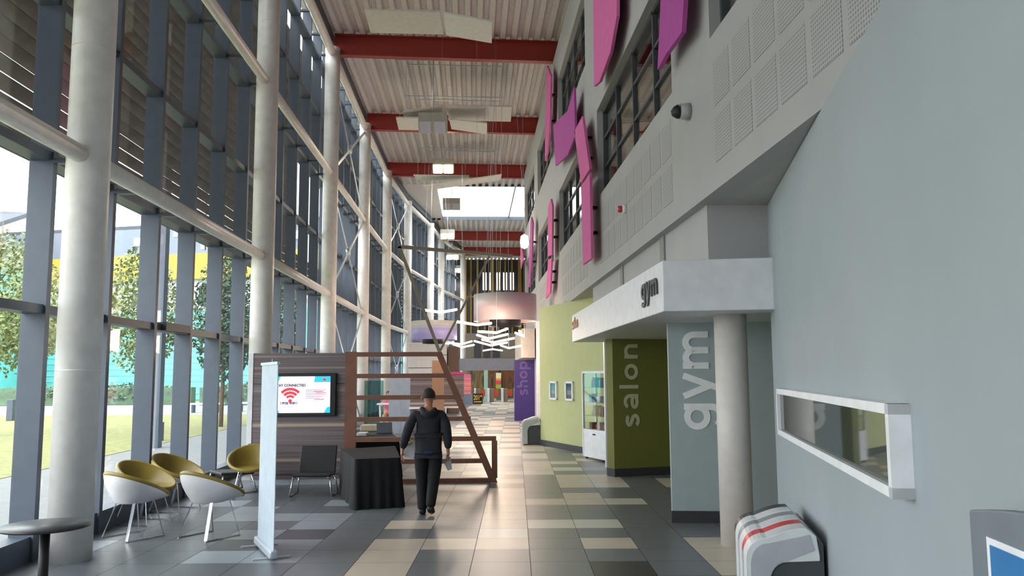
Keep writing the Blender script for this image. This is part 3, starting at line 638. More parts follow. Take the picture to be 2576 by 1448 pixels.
# ================================================================== FURNITURE
# tub chairs: white shell, olive cushion, chrome sled legs (built facing +Y, then placed)
def make_tub():
    t = thing('tub_chair', (0, 0, 0), '', 'chair', 'olive and white tub chairs')
    R = .375; N = 48
    def rim(f): return Vector((R * math.sin(f), R * math.cos(f), .61 - .165 * math.cos(f)))
    def ring(mb, fn): return [mb.bm.verts.new(fn(2 * math.pi * k / N)) for k in range(N)]
    def skin(mb, rs):
        for A, B in zip(rs, rs[1:]):
            for k in range(N):
                f = mb._f([A[k], A[(k + 1) % N], B[(k + 1) % N], B[k]])
                if f: f.smooth = True
    def lower(s, f):   # s = 0 at the rim, 1 at the base
        p = rim(f); q = Vector((.19 * math.sin(f), .19 * math.cos(f) - .05, .42)); w = s ** 1.25
        h = Vector((p.x + (q.x - p.x) * s ** 1.7, p.y + (q.y - p.y) * s ** 1.7, p.z + (q.z - p.z) * s)); return h
    sh = MB(); rs = [ring(sh, lambda f, s=s: lower(s, f)) for s in (0, .12, .28, .45, .62, .78, .9, .97, 1.0)]
    rs.append(ring(sh, lambda f: Vector((.12 * math.sin(f), .12 * math.cos(f) - .05, .41)))); skin(sh, rs); sh._f(rs[-1])
    sh.build('shell', M_shell, t)
    cu = MB()
    def off(sc, dz): return lambda f: Vector((rim(f).x * sc, rim(f).y * sc, rim(f).z + dz))
    def seat(sc, z, mixz): return lambda f: Vector((R * sc * math.sin(f), R * sc * math.cos(f) - .02, z * mixz + rim(f).z * (1 - mixz)))
    rs = [ring(cu, fn) for fn in (off(.985, -.015), off(1.015, .006), off(1.0, .03), off(.95, .04), off(.89, .025), seat(.82, .48, .3), seat(.72, .475, .7), seat(.6, .475, .95), seat(.35, .48, 1.0), seat(.08, .482, 1.0))]
    skin(cu, rs); cu._f(rs[-1]); cu.build('cushion', M_oliv, t)
    for sx in (-1, 1):
        MB().bar((sx * .17, -.14, .43), (sx * .25, -.27, .012), .035, .012).build('leg', M_chrome, t)
        MB().bar((sx * .17, .12, .44), (sx * .25, .22, .012), .012, .012).build('leg', M_chrome, t)
        MB().bar((sx * .25, -.275, .008), (sx * .25, .225, .008), .016, .016).build('runner', M_chrome, t)
    return t
tub = make_tub()
for i, (x, y, fx, fy, lab) in enumerate(((-4.1, 10.39, .57, .82, 'white shelled tub chair beside the nearest column, turned away, olive rim'),
        (-3.18, 10.35, .57, .82, 'white shelled tub chair nearest the banner stand, turned away, olive rim'),
        (-4.36, 11.35, 1, -.3, 'tub chair against the glass with its olive seat showing, nearer of two'),
        (-4.3, 12.35, 1, -.3, 'tub chair against the glass with its olive seat showing, farther of two'),
        (-3.56, 13.55, .12, -1, 'olive tub chair facing the camera, half hidden behind the banner stand'))):
    o = tub if i == 0 else copy_tree(tub)
    o.location = (x, y, 0); o.rotation_euler.z = -math.atan2(fx, fy); o['label'] = lab
# low black chairs on chrome sled legs (facing +Y)
def make_black():
    t = thing('lounge_chair', (0, 0, 0), '', 'chair')
    s = MB(); s.poly([(-.3, .3, .36), (-.3, -.2, .34), (-.3, -.36, .76), (-.3, -.4, .76), (-.3, -.25, .3), (-.3, .3, .31)], (.6, 0, 0)); s.build('seat_shell', mat('black_upholstery', '#17191b', .6), t, .015)
    for sx in (-.29, .29):
        MB().tube([(sx, .26, .32), (sx * 1.15, .32, .01)], .013, 8).build('leg', M_chrome, t)
        MB().tube([(sx, -.2, .3), (sx * 1.15, -.3, .01)], .013, 8).build('leg', M_chrome, t)
        MB().tube([(sx * 1.15, -.3, .013), (sx * 1.15, .32, .013)], .012, 8).build('runner', M_chrome, t)
    MB().tube([(-.29, .26, .31), (.29, .26, .31)], .012, 8).build('crossbar', M_chrome, t)
    return t
bk = make_black()
for i, (x, y, rz, lab) in enumerate(((-2.6, 13.8, math.pi, 'low black chair on chrome legs between the banner stand and the cloth table'),
        (-4.05, 14.25, 2.2, 'black chair by the glass behind the tub chairs'), (-1.05, 23.5, math.pi, 'black chair beyond the timber screen in front of the striped booth'))):
    o = bk if i == 0 else copy_tree(bk)
    o.location = (x, y, 0); o.rotation_euler.z = rz; o['label'] = lab
# round black table
t = thing('round_table', (-3.41, 6.86, 0), 'round black pedestal table at the lower left corner', 'table')
MB().lathe([(.0, .735), (.325, .735), (.33, .742), (.33, .75), (.325, .757), (.0, .757)], (-3.41, 6.86, 0), 64).build('tabletop', mat('black_table_laminate', '#34373b', .35), t)
MB().tube([(-3.41, 6.86, .01), (-3.41, 6.86, .74)], .038, 20).build('pedestal', M_black, t)
MB().lathe([(.0, 0), (.24, 0), (.24, .012), (.05, .03), (.0, .03)], (-3.41, 6.86, 0), 40).build('base', M_black, t)
# roll-up banner seen almost edge on
a, b = Vector((-2.09, 8.94)), Vector((-2.49, 9.83)); dd = (b - a).normalized(); nn = Vector((-dd.y, dd.x))
t = thing('banner_stand', ((a.x + b.x) / 2, (a.y + b.y) / 2, 0), 'tall pale roll-up banner stand seen from behind, almost edge on', 'banner')
def bq(s, o, z): q = a + dd * s + nn * o; return (q.x, q.y, z)
L = (b - a).length
MB().hexa([bq(0, -.05, .015), bq(L, -.05, .015), bq(L, .05, .015), bq(0, .05, .015), bq(0, -.04, .1), bq(L, -.04, .1), bq(L, .04, .1), bq(0, .04, .1)]).build('base_cassette', M_alu, t, .02)
MB().hexa([bq(.02, -.004, .1), bq(L - .02, -.004, .1), bq(L - .02, .004, .1), bq(.02, .004, .1), bq(.02, -.004, 2.05), bq(L - .02, -.004, 2.05), bq(L - .02, .004, 2.05), bq(.02, .004, 2.05)]).build('banner_sheet', mat('banner_back_pale_grey', '#b9c6d2', .6), t)
MB().hexa([bq(0, -.015, 2.05), bq(L, -.015, 2.05), bq(L, .015, 2.05), bq(0, .015, 2.05), bq(0, -.015, 2.08), bq(L, -.015, 2.08), bq(L, .015, 2.08), bq(0, .015, 2.08)]).build('top_rail', M_alu, t)
MB().tube([bq(L / 2, -.03, .1), bq(L / 2, -.03, 2.12)], .01, 8).build('pole', M_alu, t)
for s in (.12, L - .12):
    MB().hexa([bq(s - .02, -.2, 0), bq(s + .02, -.2, 0), bq(s + .02, .2, 0), bq(s - .02, .2, 0), bq(s - .02, -.2, .015), bq(s + .02, -.2, .015), bq(s + .02, .2, .015), bq(s - .02, .2, .015)]).build('foot', M_alu, t)
# timber screen with rails, leaning post and triangular tube frame on top
Y = 15.09
t = thing('panel_wall', (-3.15, Y, 0), 'walnut striped laminate wall panel carrying the television', 'partition')
MB().box(-3.96, -2.32, Y - .05, Y + .05, .1, 2.34).build('laminate_panel', M_lam, t)
MB().box(-3.94, -2.34, Y - .03, Y + .04, 0, .1).build('plinth', M_alu, t)
MB().box(-4.05, -3.965, Y - .06, Y + .02, .62, 2.34).build('white_edge', M_wh, t)
t = thing('timber_screen', (-1, Y, 0), 'brown timber rail screen with a leaning end post behind the walking person', 'screen')
MB().box(-2.32, -2.12, Y - .06, Y + .06, 0, 2.36).build('post', M_wood, t)
for z, x1 in ((2.31, -.6), (1.92, -.42), (1.53, -.24), (1.14, -.05), (.78, .41), (.385, .22), (.04, .41)):
    MB().box(-2.12, x1, Y - .06, Y + .06, z - .04, z + .04).build('rail', M_wood, t)
MB().hexa([(-.7, Y - .07, 2.35), (-.58, Y - .07, 2.35), (-.58, Y + .07, 2.35), (-.7, Y + .07, 2.35), (.3, Y - .07, 0), (.43, Y - .07, 0), (.43, Y + .07, 0), (.3, Y + .07, 0)]).build('leaning_post', M_wood, t)
MB().box(.33, .43, Y - .06, Y + .06, .08, .74).build('end_post', M_wood, t)
fr = MB()
M_tri = mat('bronze_tube', '#8a7f6c', .5)
fr.bar((-.62, Y, 2.35), (-1.37, Y, 4.3), .06, .06, (0, 1, 0)); fr.bar((-.62, Y, 2.35), (.3, Y, 4.12), .04, .04, (0, 1, 0)); fr.bar((-1.4, Y, 4.3), (.73, Y, 4.12), .06, .06)
fr.build('triangular_frame', M_tri, t)
# television
t = thing('television', (-3.1, Y - .1, 1.6), 'black wall television showing a red wireless symbol and free wifi notice', 'television')
tx0, tx1, tz0, tz1, ty = -3.66, -2.47, 1.21, 1.98, Y - .13
MB().box(tx0, tx1, ty, Y - .052, tz0, tz1).build('housing', M_black, t, .01)
sx0, sx1, sz0, sz1 = tx0 + .05, tx1 - .1, tz0 + .06, tz1 - .06
sc = MB().box(sx0, sx1, ty - .006, ty, sz0, sz1).build('screen', emit('screen_lilac_white', '#dcd6f2', .75, '#101014'), t)
M_cy = emit('screen_cyan', '#1fb4e8', .8, '#101014'); M_sr = emit('screen_red', '#e0303a', .8, '#101014'); M_sk = emit('screen_black_ink', '#15151c', .3, '#101014'); M_sg = emit('screen_grey_ink', '#9a94a6', .6, '#101014')
def sp(u, v): return (sx0 + (sx1 - sx0) * u, ty - .008, sz0 + (sz1 - sz0) * v)
g = MB()
for poly in ([(.74, 1), (1, 1), (1, .84), (.72, .84)], [(1, 0), (1, .17), (.95, .15), (.9, 0)], [(0, 0), (.14, 0), (.12, .08), (0, .12)], [(0, 1), (.15, 1), (.12, .88), (0, .86)]): MB().poly([sp(*p) for p in poly], (0, .002, 0)).build('corner_graphic', M_cy, sc)
g = MB(); c0 = (.32, .33)
def arc(r0, r1):
    pts = [(c0[0] + r * math.sin(an) * .62, c0[1] + r * math.cos(an)) for r, seq in ((r1, range(-9, 10)), (r0, range(9, -10, -1))) for an in (k * math.radians(5.2) for k in seq)]
    g.poly([sp(*p) for p in pts], (0, .002, 0))
for r0, r1 in ((.29, .36), (.19, .26), (.1, .16)): arc(r0, r1)
g.poly([sp(c0[0] + .03 * math.cos(k * .5236), c0[1] + .05 * math.sin(k * .5236)) for k in range(12)], (0, .002, 0))
MB().poly([sp(.9 + .03 * math.cos(k * .5236), .91 + .035 * math.sin(k * .5236)) for k in range(12)], (0, -.003, 0)).build('logo', M_sr, sc)
g.build('wireless_symbol', M_sr, sc)
text_obj('caption', 'STAY CONNECTED', M_sk, .062, (sx0 + .06, ty - .012, sz0 + .47), (1, 0, 0), (0, 0, 1), sc, .002, .002)
text_obj('caption', '! FREE WIFI !', M_sk, .055, (sx0 + .16, ty - .012, sz0 + .155), (1, 0, 0), (0, 0, 1), sc, .002, .002)
g = MB()
for k in range(6): g.box(*(lambda p, q: (p[0], q[0], ty - .01, ty - .008, p[2], q[2]))(sp(.58, .62 - k * .045), sp(.92 - .05 * (k % 3), .632 - k * .045)))
g.build('text_lines', M_sg, sc)
g = MB()
for u0, u1, v in ((.72, .88, .58), (.76, .93, .535), (.73, .9, .36)): g.box(*(lambda p, q: (p[0], q[0], ty - .012, ty - .01, p[2], q[2]))(sp(u0, v), sp(u1, v + .015)))
g.build('red_text_lines', M_sr, sc)
# black cloth tables
def cloth_table(P, h, lab, seed):
    """cloth hanging to the floor round a four-cornered top, with soft folds"""
    c = (sum(p[0] for p in P) / 4, sum(p[1] for p in P) / 4)
    t = thing('cloth_table', (c[0], c[1], 0), lab, 'table', 'black cloth covered tables')
    rg = random.Random(seed); mb = MB(); per = []
    for i in range(4):
        a, b = Vector(P[i]), Vector(P[(i + 1) % 4]); n = Vector(((b - a).y, -(b - a).x)).normalized()
        for k in range(14): per.append((a.lerp(b, k / 14), n, k))
    ph = [rg.uniform(0, 6.28) for _ in per]; rows = []
    for j, z in enumerate((h, h - .01, h * .75, h * .5, h * .25, .004)):
        s = max(0, (h - z) / h); row = []
        for i, (p, n, k) in enumerate(per):
            fold = .035 * s * math.sin(i * 1.9) + .02 * s * math.sin(i * .8 + 1) + .05 * s * (1 if k in (0, 13) else .35)
            q = p + n * fold; row.append(mb.bm.verts.new((q.x, q.y, z)))
        rows.append(row)
    for A, B in zip(rows, rows[1:]):
        for k in range(len(A)):
            f = mb._f([A[k], A[(k + 1) % len(A)], B[(k + 1) % len(A)], B[k]])
            if f: f.smooth = True
    mb._f(rows[0])
    mb.build('tablecloth', M_cloth, t); return t
cloth_table([(-1.72, 12.2), (-1.08, 12.35), (-1.35, 14.4), (-2.2, 13.9)], .72, 'black cloth covered table in front of the timber screen', 1)
cloth_table([(-2.35, 15.75), (-1.42, 15.95), (-2.0, 18.9), (-2.9, 18.6)], .73, 'black cloth covered table behind the timber screen', 2)
for nm, x0, x1, y0, y1, z0, z1, M, lab, cat in (('paper_stack', -2.32, -2.12, 16.6, 16.9, .73, .80, M_wh, 'small white crumpled stack on the rear cloth table by the timber post', 'paper'),
        ('cardboard_box', -2.45, -2.05, 18.1, 18.5, .73, .86, mat('cream_card', '#c9b99f', .8), 'cream box with red edge at the back of the rear cloth table', 'box')):
    o = MB().box(x0, x1, y0, y1, z0, z1).build(nm, M, None, .015); tag(o, lab, cat)
t = thing('laptop', (-1.85, 17.4, .73), 'silver laptop standing open on the rear cloth table', 'laptop')
MB().box(-2.0, -1.68, 17.25, 17.5, .73, .75).build('base', M_dark, t)
MB().hexa([(-2.0, 17.3, .75), (-1.68, 17.3, .75), (-1.68, 17.32, .75), (-2.0, 17.32, .75), (-2.0, 17.2, .97), (-1.68, 17.2, .97), (-1.68, 17.22, .97), (-2.0, 17.22, .97)]).build('screen', M_alu, t)

# display cabinet with products
ca, cb = Vector((2.53, 19.2)), Vector((2.9, 18.05)); dd = (cb - ca).normalized(); nn = Vector((-dd.y, dd.x))
t = thing('display_cabinet', ((ca.x + cb.x) / 2, (ca.y + cb.y) / 2, 0), 'tall white display cabinet with glass door against the lime green wall', 'cabinet')
CL = (cb - ca).length
def cq(s, o, z): q = ca + dd * s + nn * o; return (q.x, q.y, z)
def cbox(mb, s0, s1, o0, o1, z0, z1): return mb.hexa([cq(s0, o0, z0), cq(s1, o0, z0), cq(s1, o1, z0), cq(s0, o1, z0), cq(s0, o0, z1), cq(s1, o0, z1), cq(s1, o1, z1), cq(s0, o1, z1)])
f = MB()
for s in (0, CL - .05):
    for o in (0, .33): cbox(f, s, s + .05, o, o + .05, .05, 2.0)
cbox(f, 0, CL, 0, .38, 1.95, 2.0); cbox(f, 0, CL, 0, .38, .62, .68); cbox(f, 0, CL, 0, .38, .05, .1); f.build('frame', M_wh, t)
dr = cbox(MB(), .05, CL - .05, .01, .04, .1, .62).build('door', M_wh, t)
cbox(MB(), CL / 2 - .05, CL / 2 + .05, -.015, .01, .56, .59).build('lock', M_dark, dr)
cbox(MB(), .05, CL - .05, .015, .02, .68, 1.95).build('glass_front', M_clear, t)
for z in (.98, 1.28, 1.62): cbox(MB(), .04, CL - .04, .03, .36, z, z + .012).build('glass_shelf', glass('shelf_glass', '#cfe6dc'), t)
for s in (.08, CL - .12): cbox(MB(), s, s + .05, .03, .08, 0, .05).build('foot', M_dark, t)
cols = ['#a8413c', '#5d6f8c', '#c9c4bd', '#7d5a46', '#5fb5b8', '#8d8a86', '#d06a5a', '#4a4f57']
pn = {0: 'bottom', 1: 'second', 2: 'third', 3: 'top'}
rg = random.Random(4)
cn = {'#a8413c': 'dark red', '#5d6f8c': 'slate blue', '#c9c4bd': 'pale grey', '#7d5a46': 'brown', '#5fb5b8': 'turquoise', '#8d8a86': 'grey', '#d06a5a': 'coral', '#4a4f57': 'charcoal'}
orders = ['leftmost', 'second from left', 'third from left', 'fourth from left', 'rightmost']
for sh, z in enumerate((.68, .992, 1.292, 1.632)):
    for k in range(5):
        cc = cols[(k * 3 + sh * 2) % 8] if sh else ['#7d5a46', '#a8413c', '#c9c4bd', '#d06a5a', '#d06a5a'][k]
        s = .14 + k * (CL - .3) / 4.6; h = rg.uniform(.12, .24)
        mb = MB(); q = cq(s + .06, .2, z)
        if (k + sh) % 2: mb.lathe([(.0, 0), (.045, 0), (.045, h * .7), (.02, h * .85), (.02, h), (0, h)], q, 16)
        else: cbox(mb, s, s + .13, .12, .26, z, z + h)
        o = mb.build('product_bottle' if (k + sh) % 2 else 'product_box', mat('product_' + cn[cc].replace(' ', '_'), cc, .4))
        tag(o, '%s %s on the %s shelf of the display cabinet, %s' % (cn[cc], 'bottle' if (k + sh) % 2 else 'box', pn[sh], orders[k]), 'product', 'products in the display cabinet')
# two framed pictures on the green wall
for (pa, pb, lab, bn) in (((2.09, 22.2), (2.2, 21.88), 'narrow white framed picture on the green wall, left one, turquoise', [(0, '#6f7f83'), (.3, '#8fa3a3'), (.5, '#5f9a9c'), (.8, '#4f8d90')]),
                          ((2.41, 21.27), (2.53, 20.92), 'narrow white framed picture on the green wall, right one, blue and black', [(0, '#585560'), (.25, '#7f8586'), (.55, '#2f5f8c'), (.75, '#35363b')])):
    A = Vector(pa); B = Vector(pb); d = (B - A).normalized(); n = Vector((-d.y, d.x)); base = Vector((1.85, 22.88)); gw_ = Vector((3.85 - 1.85, 17.05 - 22.88)).normalized(); nw = Vector((gw_.y, -gw_.x))
    sA = (A - base).dot(gw_); sB = (B - base).dot(gw_); pA = base + gw_ * sA; pB = base + gw_ * sB
    t = thing('framed_picture', (pA.x, pA.y, 1.26), lab, 'picture')
    f = MB(); x0, x1 = 0, (pB - pA).length
    def fq(s, o, z): q = pA + gw_ * s + nw * o; return (q.x, q.y, z)
    def fb(mb, s0, s1, o0, o1, z0, z1): return mb.hexa([fq(s0, o0, z0), fq(s1, o0, z0), fq(s1, o1, z0), fq(s0, o1, z0), fq(s0, o0, z1), fq(s1, o0, z1), fq(s1, o1, z1), fq(s0, o1, z1)])
    x1 = .46
    fb(f, 0, x1, 0, .05, 1.26, 1.31); fb(f, 0, x1, 0, .05, 1.70, 1.75); fb(f, 0, .06, 0, .05, 1.26, 1.75); fb(f, x1 - .06, x1, 0, .05, 1.26, 1.75); f.build('frame', M_wh, t)
    o = fb(MB(), .06, x1 - .06, .005, .02, 1.31, 1.70).build('print', bands('print_' + lab.split()[-1], bn, .05, .44, .4), t)
# recycling bins: three white hoods with coloured edges over a grey body; profile drawn in (depth, height)
def bin_unit(A, d, lab, letters=None, H=.78, D=.56, unit=.4, n_units=3, cols=('#d2323c', '#8f929c', '#2d3040')):
    """A: near corner at the wall side, d: direction along the wall; hoods face to the left of d"""
    d = Vector(d).normalized(); o = Vector((-d.y, d.x)); A = Vector(A)
    t = thing('recycling_bin', (A.x, A.y, 0), lab, 'bin')
    def q(s, u, z): p = A + d * s + o * u; return (p.x, p.y, z)
    def outer():
        pts = [(D, .03)]; pts.append((D, H * .70))
        for k in range(1, 9): a = k / 8 * math.pi / 2; pts.append((D - .16 + .16 * math.cos(a), H * .70 + (H * .2) * math.sin(a)))
        for k in range(1, 7): w = k / 6; pts.append(((D - .16) * (1 - w) + .12 * w, H * .9 + (H * .1) * math.sin(w * math.pi / 2)))
        pts += [(.05, H * .93), (.03, H * .75)]; return pts
    def inner():
        pts = [(.03, H * .7), (D - .3, H * .68)]
        for k in range(1, 7): a = k / 6 * math.pi / 2; pts.append((D - .3 + .13 * math.sin(a), H * .68 - .16 * (1 - math.cos(a))))
        pts += [(D - .17, .03)]; return pts
    def extr(mb, prof, s0, s1): return mb.poly([q(s0, u, z) for u, z in prof], d * 0 + Vector((0, 0, 0)) if False else (d.x * (s1 - s0), d.y * (s1 - s0), 0))
    LEN = unit * n_units
    body = MB(); extr(body, [(0, .02), (D - .06, .02), (D - .06, H * .7), (D - .2, H * .86), (.02, H * .9), (0, H * .85)], .02, LEN - .02); body.build('body', M_dark, t)
    for k in range(n_units):
        a = k * unit
        prof = outer() + inner()
        hb = MB(); extr(hb, prof, a, a + unit * .55); hb.build('hood', mat('bin_white_plastic', '#d9dee0', .4), t, .006)
        sprof = [(u - .005, z - .003) for u, z in outer()[1:16]] + [(u - .05, z - .05) for u, z in outer()[1:16]][::-1]
        st = MB(); extr(st, sprof, a + unit * .55, a + unit); st.build('colour_strip', mat('bin_stripe_' + str(k), cols[k % 3], .35), t)
    ip = inner(); rim_ = MB(); extr(rim_, [(D - .035, .03), (D - .035, H * .66)] + [(D - .17 + .13 * math.cos(k / 6 * math.pi / 2), H * .68 + H * .17 * math.sin(k / 6 * math.pi / 2)) for k in range(1, 7)] + [(.1, H * .94), (.07, H * .8)] + [(u, z + .015) for u, z in ip[1:]], -.008, 0); rim_.build('side_cover', mat('bin_pale_grey_plastic', '#aeb4b9', .45), t)
    if letters: text_obj('lettering', letters, mat('bin_red_letters', '#c9404e', .4), .075, q(unit * .7, D - .008, .1), (0, 0, 1), (d.x, d.y, 0), t, .002, .001)
    return t
bin_unit(gp(-2.9, .03), gd, 'white and grey recycling bin with red edge beside the near grey wall', 'general waste')
bin_unit((1.88, 22.85), (.05, 1), 'white and grey recycling bin at the end of the lime green wall', None, n_units=1, cols=('#b9bcbf', '#b9bcbf', '#b9bcbf'))
# recycling sign at the lower right corner
t = thing('recycling_sign', (1.5, 2.2, 0), 'grey framed blue recycling sign at the lower right corner', 'sign')
a, b = Vector((1.575, 2.6)), Vector((1.445, 1.7)); dd = (b - a).normalized(); nn = Vector((dd.y, -dd.x)); SL = (b - a).length
def sq(s, o, z): q = a + dd * s + nn * o; return (q.x, q.y, z)
pr = [(0, 0), (SL, 0), (SL, 1.47)] + [(SL * (1 - k / 8), 1.485 + .05 * math.sin(math.pi * (k / 8))) for k in range(1, 8)] + [(0, 1.485)]
MB().poly([sq(s, 0, z) for s, z in pr], (-nn.x * .04, -nn.y * .04, 0)).build('frame', mat('sign_grey_plastic', '#737b83', .5), t, .008)
def sbox(mb, s0, s1, o0, o1, z0, z1): return mb.hexa([sq(s0, o0, z0), sq(s1, o0, z0), sq(s1, o1, z0), sq(s0, o1, z0), sq(s0, o0, z1), sq(s1, o0, z1), sq(s1, o1, z1), sq(s0, o1, z1)])
sbox(MB(), .12, SL - .05, 0, .004, .7, 1.425).build('white_border', M_wh, t)
po_ = sbox(MB(), .145, SL - .07, .004, .007, .72, 1.405).build('blue_poster', mat('poster_blue', '#2f78b4', .4), t)
g = MB(); cc = (.27, 1.22)
for k in range(14):
    a0, a1 = math.radians(20 + k * 20), math.radians(20 + (k + 1) * 20)
    g.poly([sq(cc[0] + .07 * r * math.cos(x), .007, cc[1] + .075 * r * math.sin(x)) for r, x in ((1, a0), (1, a1), (.68, a1), (.68, a0))], (nn.x * .003, nn.y * .003, 0))
g.poly([sq(s, .007, z) for s, z in ((.29, 1.235), (.365, 1.235), (.345, 1.175))], (nn.x * .003, nn.y * .003, 0))
g.build('arrow_symbol', M_wh, po_)
sbox(MB(), .42, .44, .007, .009, .9, 1.3).build('divider', mat('poster_pale_blue', '#6ba7cf', .4), po_)
g = MB(); g.poly([sq(s, .007, z) for s, z in ((.5, 1.25), (.6, 1.24), (.62, 1.02), (.48, 1.0))], (nn.x * .003, nn.y * .003, 0)); g.build('cup_symbol', mat('poster_pale_blue', '#6ba7cf', .4), po_)

# ================================================================== FARTHER ALONG THE HALL
def simple_box(name, x0, x1, y0, y1, z0, z1, M, lab, cat, bev=.0):
    o = MB().box(x0, x1, y0, y1, z0, z1).build(name, M, None, bev); return tag(o, lab, cat)
M_part = mat('pale_blue_grey_partition', '#a3adba', .6)
simple_box('partition_panel', -2.84, -2.44, 27.9, 27.96, 0, 1.98, M_part, 'pale blue grey partition panel beyond the screen, left of two', 'partition')
simple_box('partition_panel', -2.43, -2.06, 27.9, 27.96, 0, 1.98, M_part, 'pale blue grey partition panel beyond the screen, right of two', 'partition')
t = thing('striped_booth', (-1.3, 26, 0), 'walnut striped booth with a tall timber fin beyond the walking person', 'booth')
MB().box(-1.98, -.9, 26, 26.08, 0, 1.95).build('back_panel', M_lam, t)
MB().box(-1.26, -.9, 25.2, 25.35, 0, 2.38).build('tall_fin', mat('light_brown_timber', '#a07a5f', .6), t)
MB().box(-.9, -.3, 26.0, 26.08, .95, 1.95).build('side_panel', M_lam, t)
MB().box(-.9, -.28, 25.98, 26.1, 1.95, 2.03).build('pink_header', mat('pink_sign_strip', '#c23a86', .5), t)
MB().box(-1.98, -.9, 25.55, 26, .9, .95).build('counter', M_wh, t)
MB().box(-.9, -.3, 25.55, 26.0, .92, .96).build('counter', M_wh, t)
t = thing('white_pod', (-2.2, 42, 0), 'white panelled pod with dark lines behind the lilac drum', 'pod')
MB().box(-3.3, -1.35, 42, 45, 0, 3.6).build('body', mat('pod_white', '#d9d6d8', .4), t, .03)
MB().box(-3.31, -1.34, 41.99, 45, 2.95, 2.98).build('seam', M_dark, t); MB().box(-3.31, -1.34, 41.99, 45, 2.3, 2.33).build('seam', M_dark, t)
MB().box(-1.3, -.75, 42.2, 44, 0, 3.4).build('brown_wing', mat('pod_brown', '#6e5548', .6), t)
t = thing('pink_banner', (-.4, 55, 0), 'pink and orange patterned banner pillar on a grey plinth beside the white column', 'banner')
MB().box(-.62, -.16, 55, 55.3, .7, 1.98).build('graphic_panel', stripes('pink_orange_print', ['#cf4a9a', '#d95fa0', '#e8906a', '#b03a9a', '#e07a8a'], 'Z', 4, .5, 2), t)
MB().box(-.7, -.05, 55, 55.4, 0, .7).build('plinth', mat('plinth_grey', '#6f7884', .6), t)
t = thing('number_sign', (.3, 56, 0), 'black box sign with gold figures 2019 on the floor', 'sign')
nb_ = MB().box(-.05, .62, 56, 56.3, 0, .7).build('box', M_black, t, .03)
text_obj('gold_figures', '2019', mat('gold_figures', '#d8a94a', .35), .3, (0.0, 55.99, .27), (1, 0, 0), (0, 0, 1), nb_, .02, .008, squash=(.98, 1.5))
MB().box(.03, .55, 55.985, 56, .1, .18).build('gold_line', mat('gold_figures', '#d8a94a', .35), nb_)
for i, x in enumerate((.05, 1.02, 2.02, 2.95)):
    t = thing('turnstile', (x, 59.5, 0), 'silver and brown turnstile gate in front of the lobby, %s' % ('leftmost', 'second from left', 'third from left', 'rightmost, beside the shop sign')[i], 'turnstile', 'turnstile gates')
    MB().box(x, x + .14, 59.2, 60.6, 0, .98).build('end_post', M_alu, t, .02)
    MB().box(x + .14, x + .45, 59.5, 60.6, 0, .95).build('cabinet', mat('turnstile_brown', '#7d6a60', .5), t, .02)
    MB().box(x + .45, x + .8, 60.0, 60.05, .4, .9).build('flap', mat('turnstile_red', '#c9502f', .3), t)
simple_box('totem_display', 1.75, 2.15, 64, 64.1, 0, 2.1, bands('totem_print', [(0, '#55584a'), (.42, '#8fae3c'), (.57, '#c8435a'), (.72, '#e8964a'), (.8, '#e6dcb0')], 0, 2.1), 'colourful striped totem display in the lobby behind the turnstiles', 'sign')
simple_box('glass_pillar', .8, 1.1, 63, 63.1, 0, 2.3, mat('pale_green_glass', '#8fb0a6', .2), 'pale green glass pillar in the lobby behind the turnstiles', 'pillar')
simple_box('glass_screen', -4.0, -3.3, 30.5, 30.54, 0, 1.75, glass('green_screen_glass', '#b9d6cf'), 'green tinted glass screen between two columns behind the timber rails', 'screen')

# white cafe table with a person in pink behind it
t = thing('cafe_table', (-3.0, 29.0, 0), 'small white table with splayed legs in front of the person in pink', 'table')
MB().box(-3.35, -2.75, 28.8, 29.3, .92, .97).build('tabletop', M_wh, t, .01)
for sx in (-3.27, -2.85): MB().bar((sx, 29.05, .92), (sx + (.05 if sx < -3 else -.05), 29.05, 0), .05, .12).build('leg', M_wh, t)

# ================================================================== PEOPLE
def skin(name, verts, edges, M, parent, sub=2, root=0):
    me = bpy.data.meshes.new(name); me.from_pydata([v[:3] for v in verts], edges, []); me.materials.append(M)
    o = bpy.data.objects.new(name, me); COL.objects.link(o); o.parent = parent
    sk_ = o.modifiers.new('skin', 'SKIN'); sk_.use_smooth_shade = True; sk_.branch_smoothing = .4
    for i, v in enumerate(verts):
        r = v[3] if isinstance(v[3], tuple) else (v[3], v[3]); me.skin_vertices[0].data[i].radius = r; me.skin_vertices[0].data[i].use_root = (i == root)
    s_ = o.modifiers.new('subsurf', 'SUBSURF'); s_.levels = sub; s_.render_levels = sub
    return o
M_skin = mat('skin_tone', '#b98468', .55); M_hair = mat('dark_brown_hair', '#2a211d', .7, var=.3, scale=60)
def chain(V, E, start, pts):
    p = start
    for q in pts: V.append(q); E.append((p, len(V) - 1)); p = len(V) - 1
    return p
def hand(V, E, wrist, w, dirv, side, r=.0095):
    """palm, four unequal curled fingers and a thumb leaving the side of the palm"""
    w = Vector(w); d = Vector(dirv).normalized(); lat = Vector((0, 1, 0)); n = d.cross(lat).normalized() * side
    pal = w + d * .05; V.append((*pal, (.022, .032))); E.append((wrist, len(V) - 1)); pi = len(V) - 1
    for k, ln in enumerate((.062, .074, .07, .055)):
        b = pal + lat * (.027 - .018 * k) + d * .03
        pts = [(*b, r)]
        p = b + d * ln * .5 + n * .006; pts.append((*p, r * .92)); p2 = p + d * ln * .38 + n * .024; pts.append((*p2, r * .85)); p3 = p2 + d * ln * .12 + n * .022; pts.append((*p3, r * .7))
        chain(V, E, pi, pts)
    tb = w + d * .025 + lat * .03; chain(V, E, wrist, [(*tb, .012), (*(tb + lat * .022 + d * .03 + n * .012), .0105), (*(tb + lat * .026 + d * .058 + n * .024), .009)])
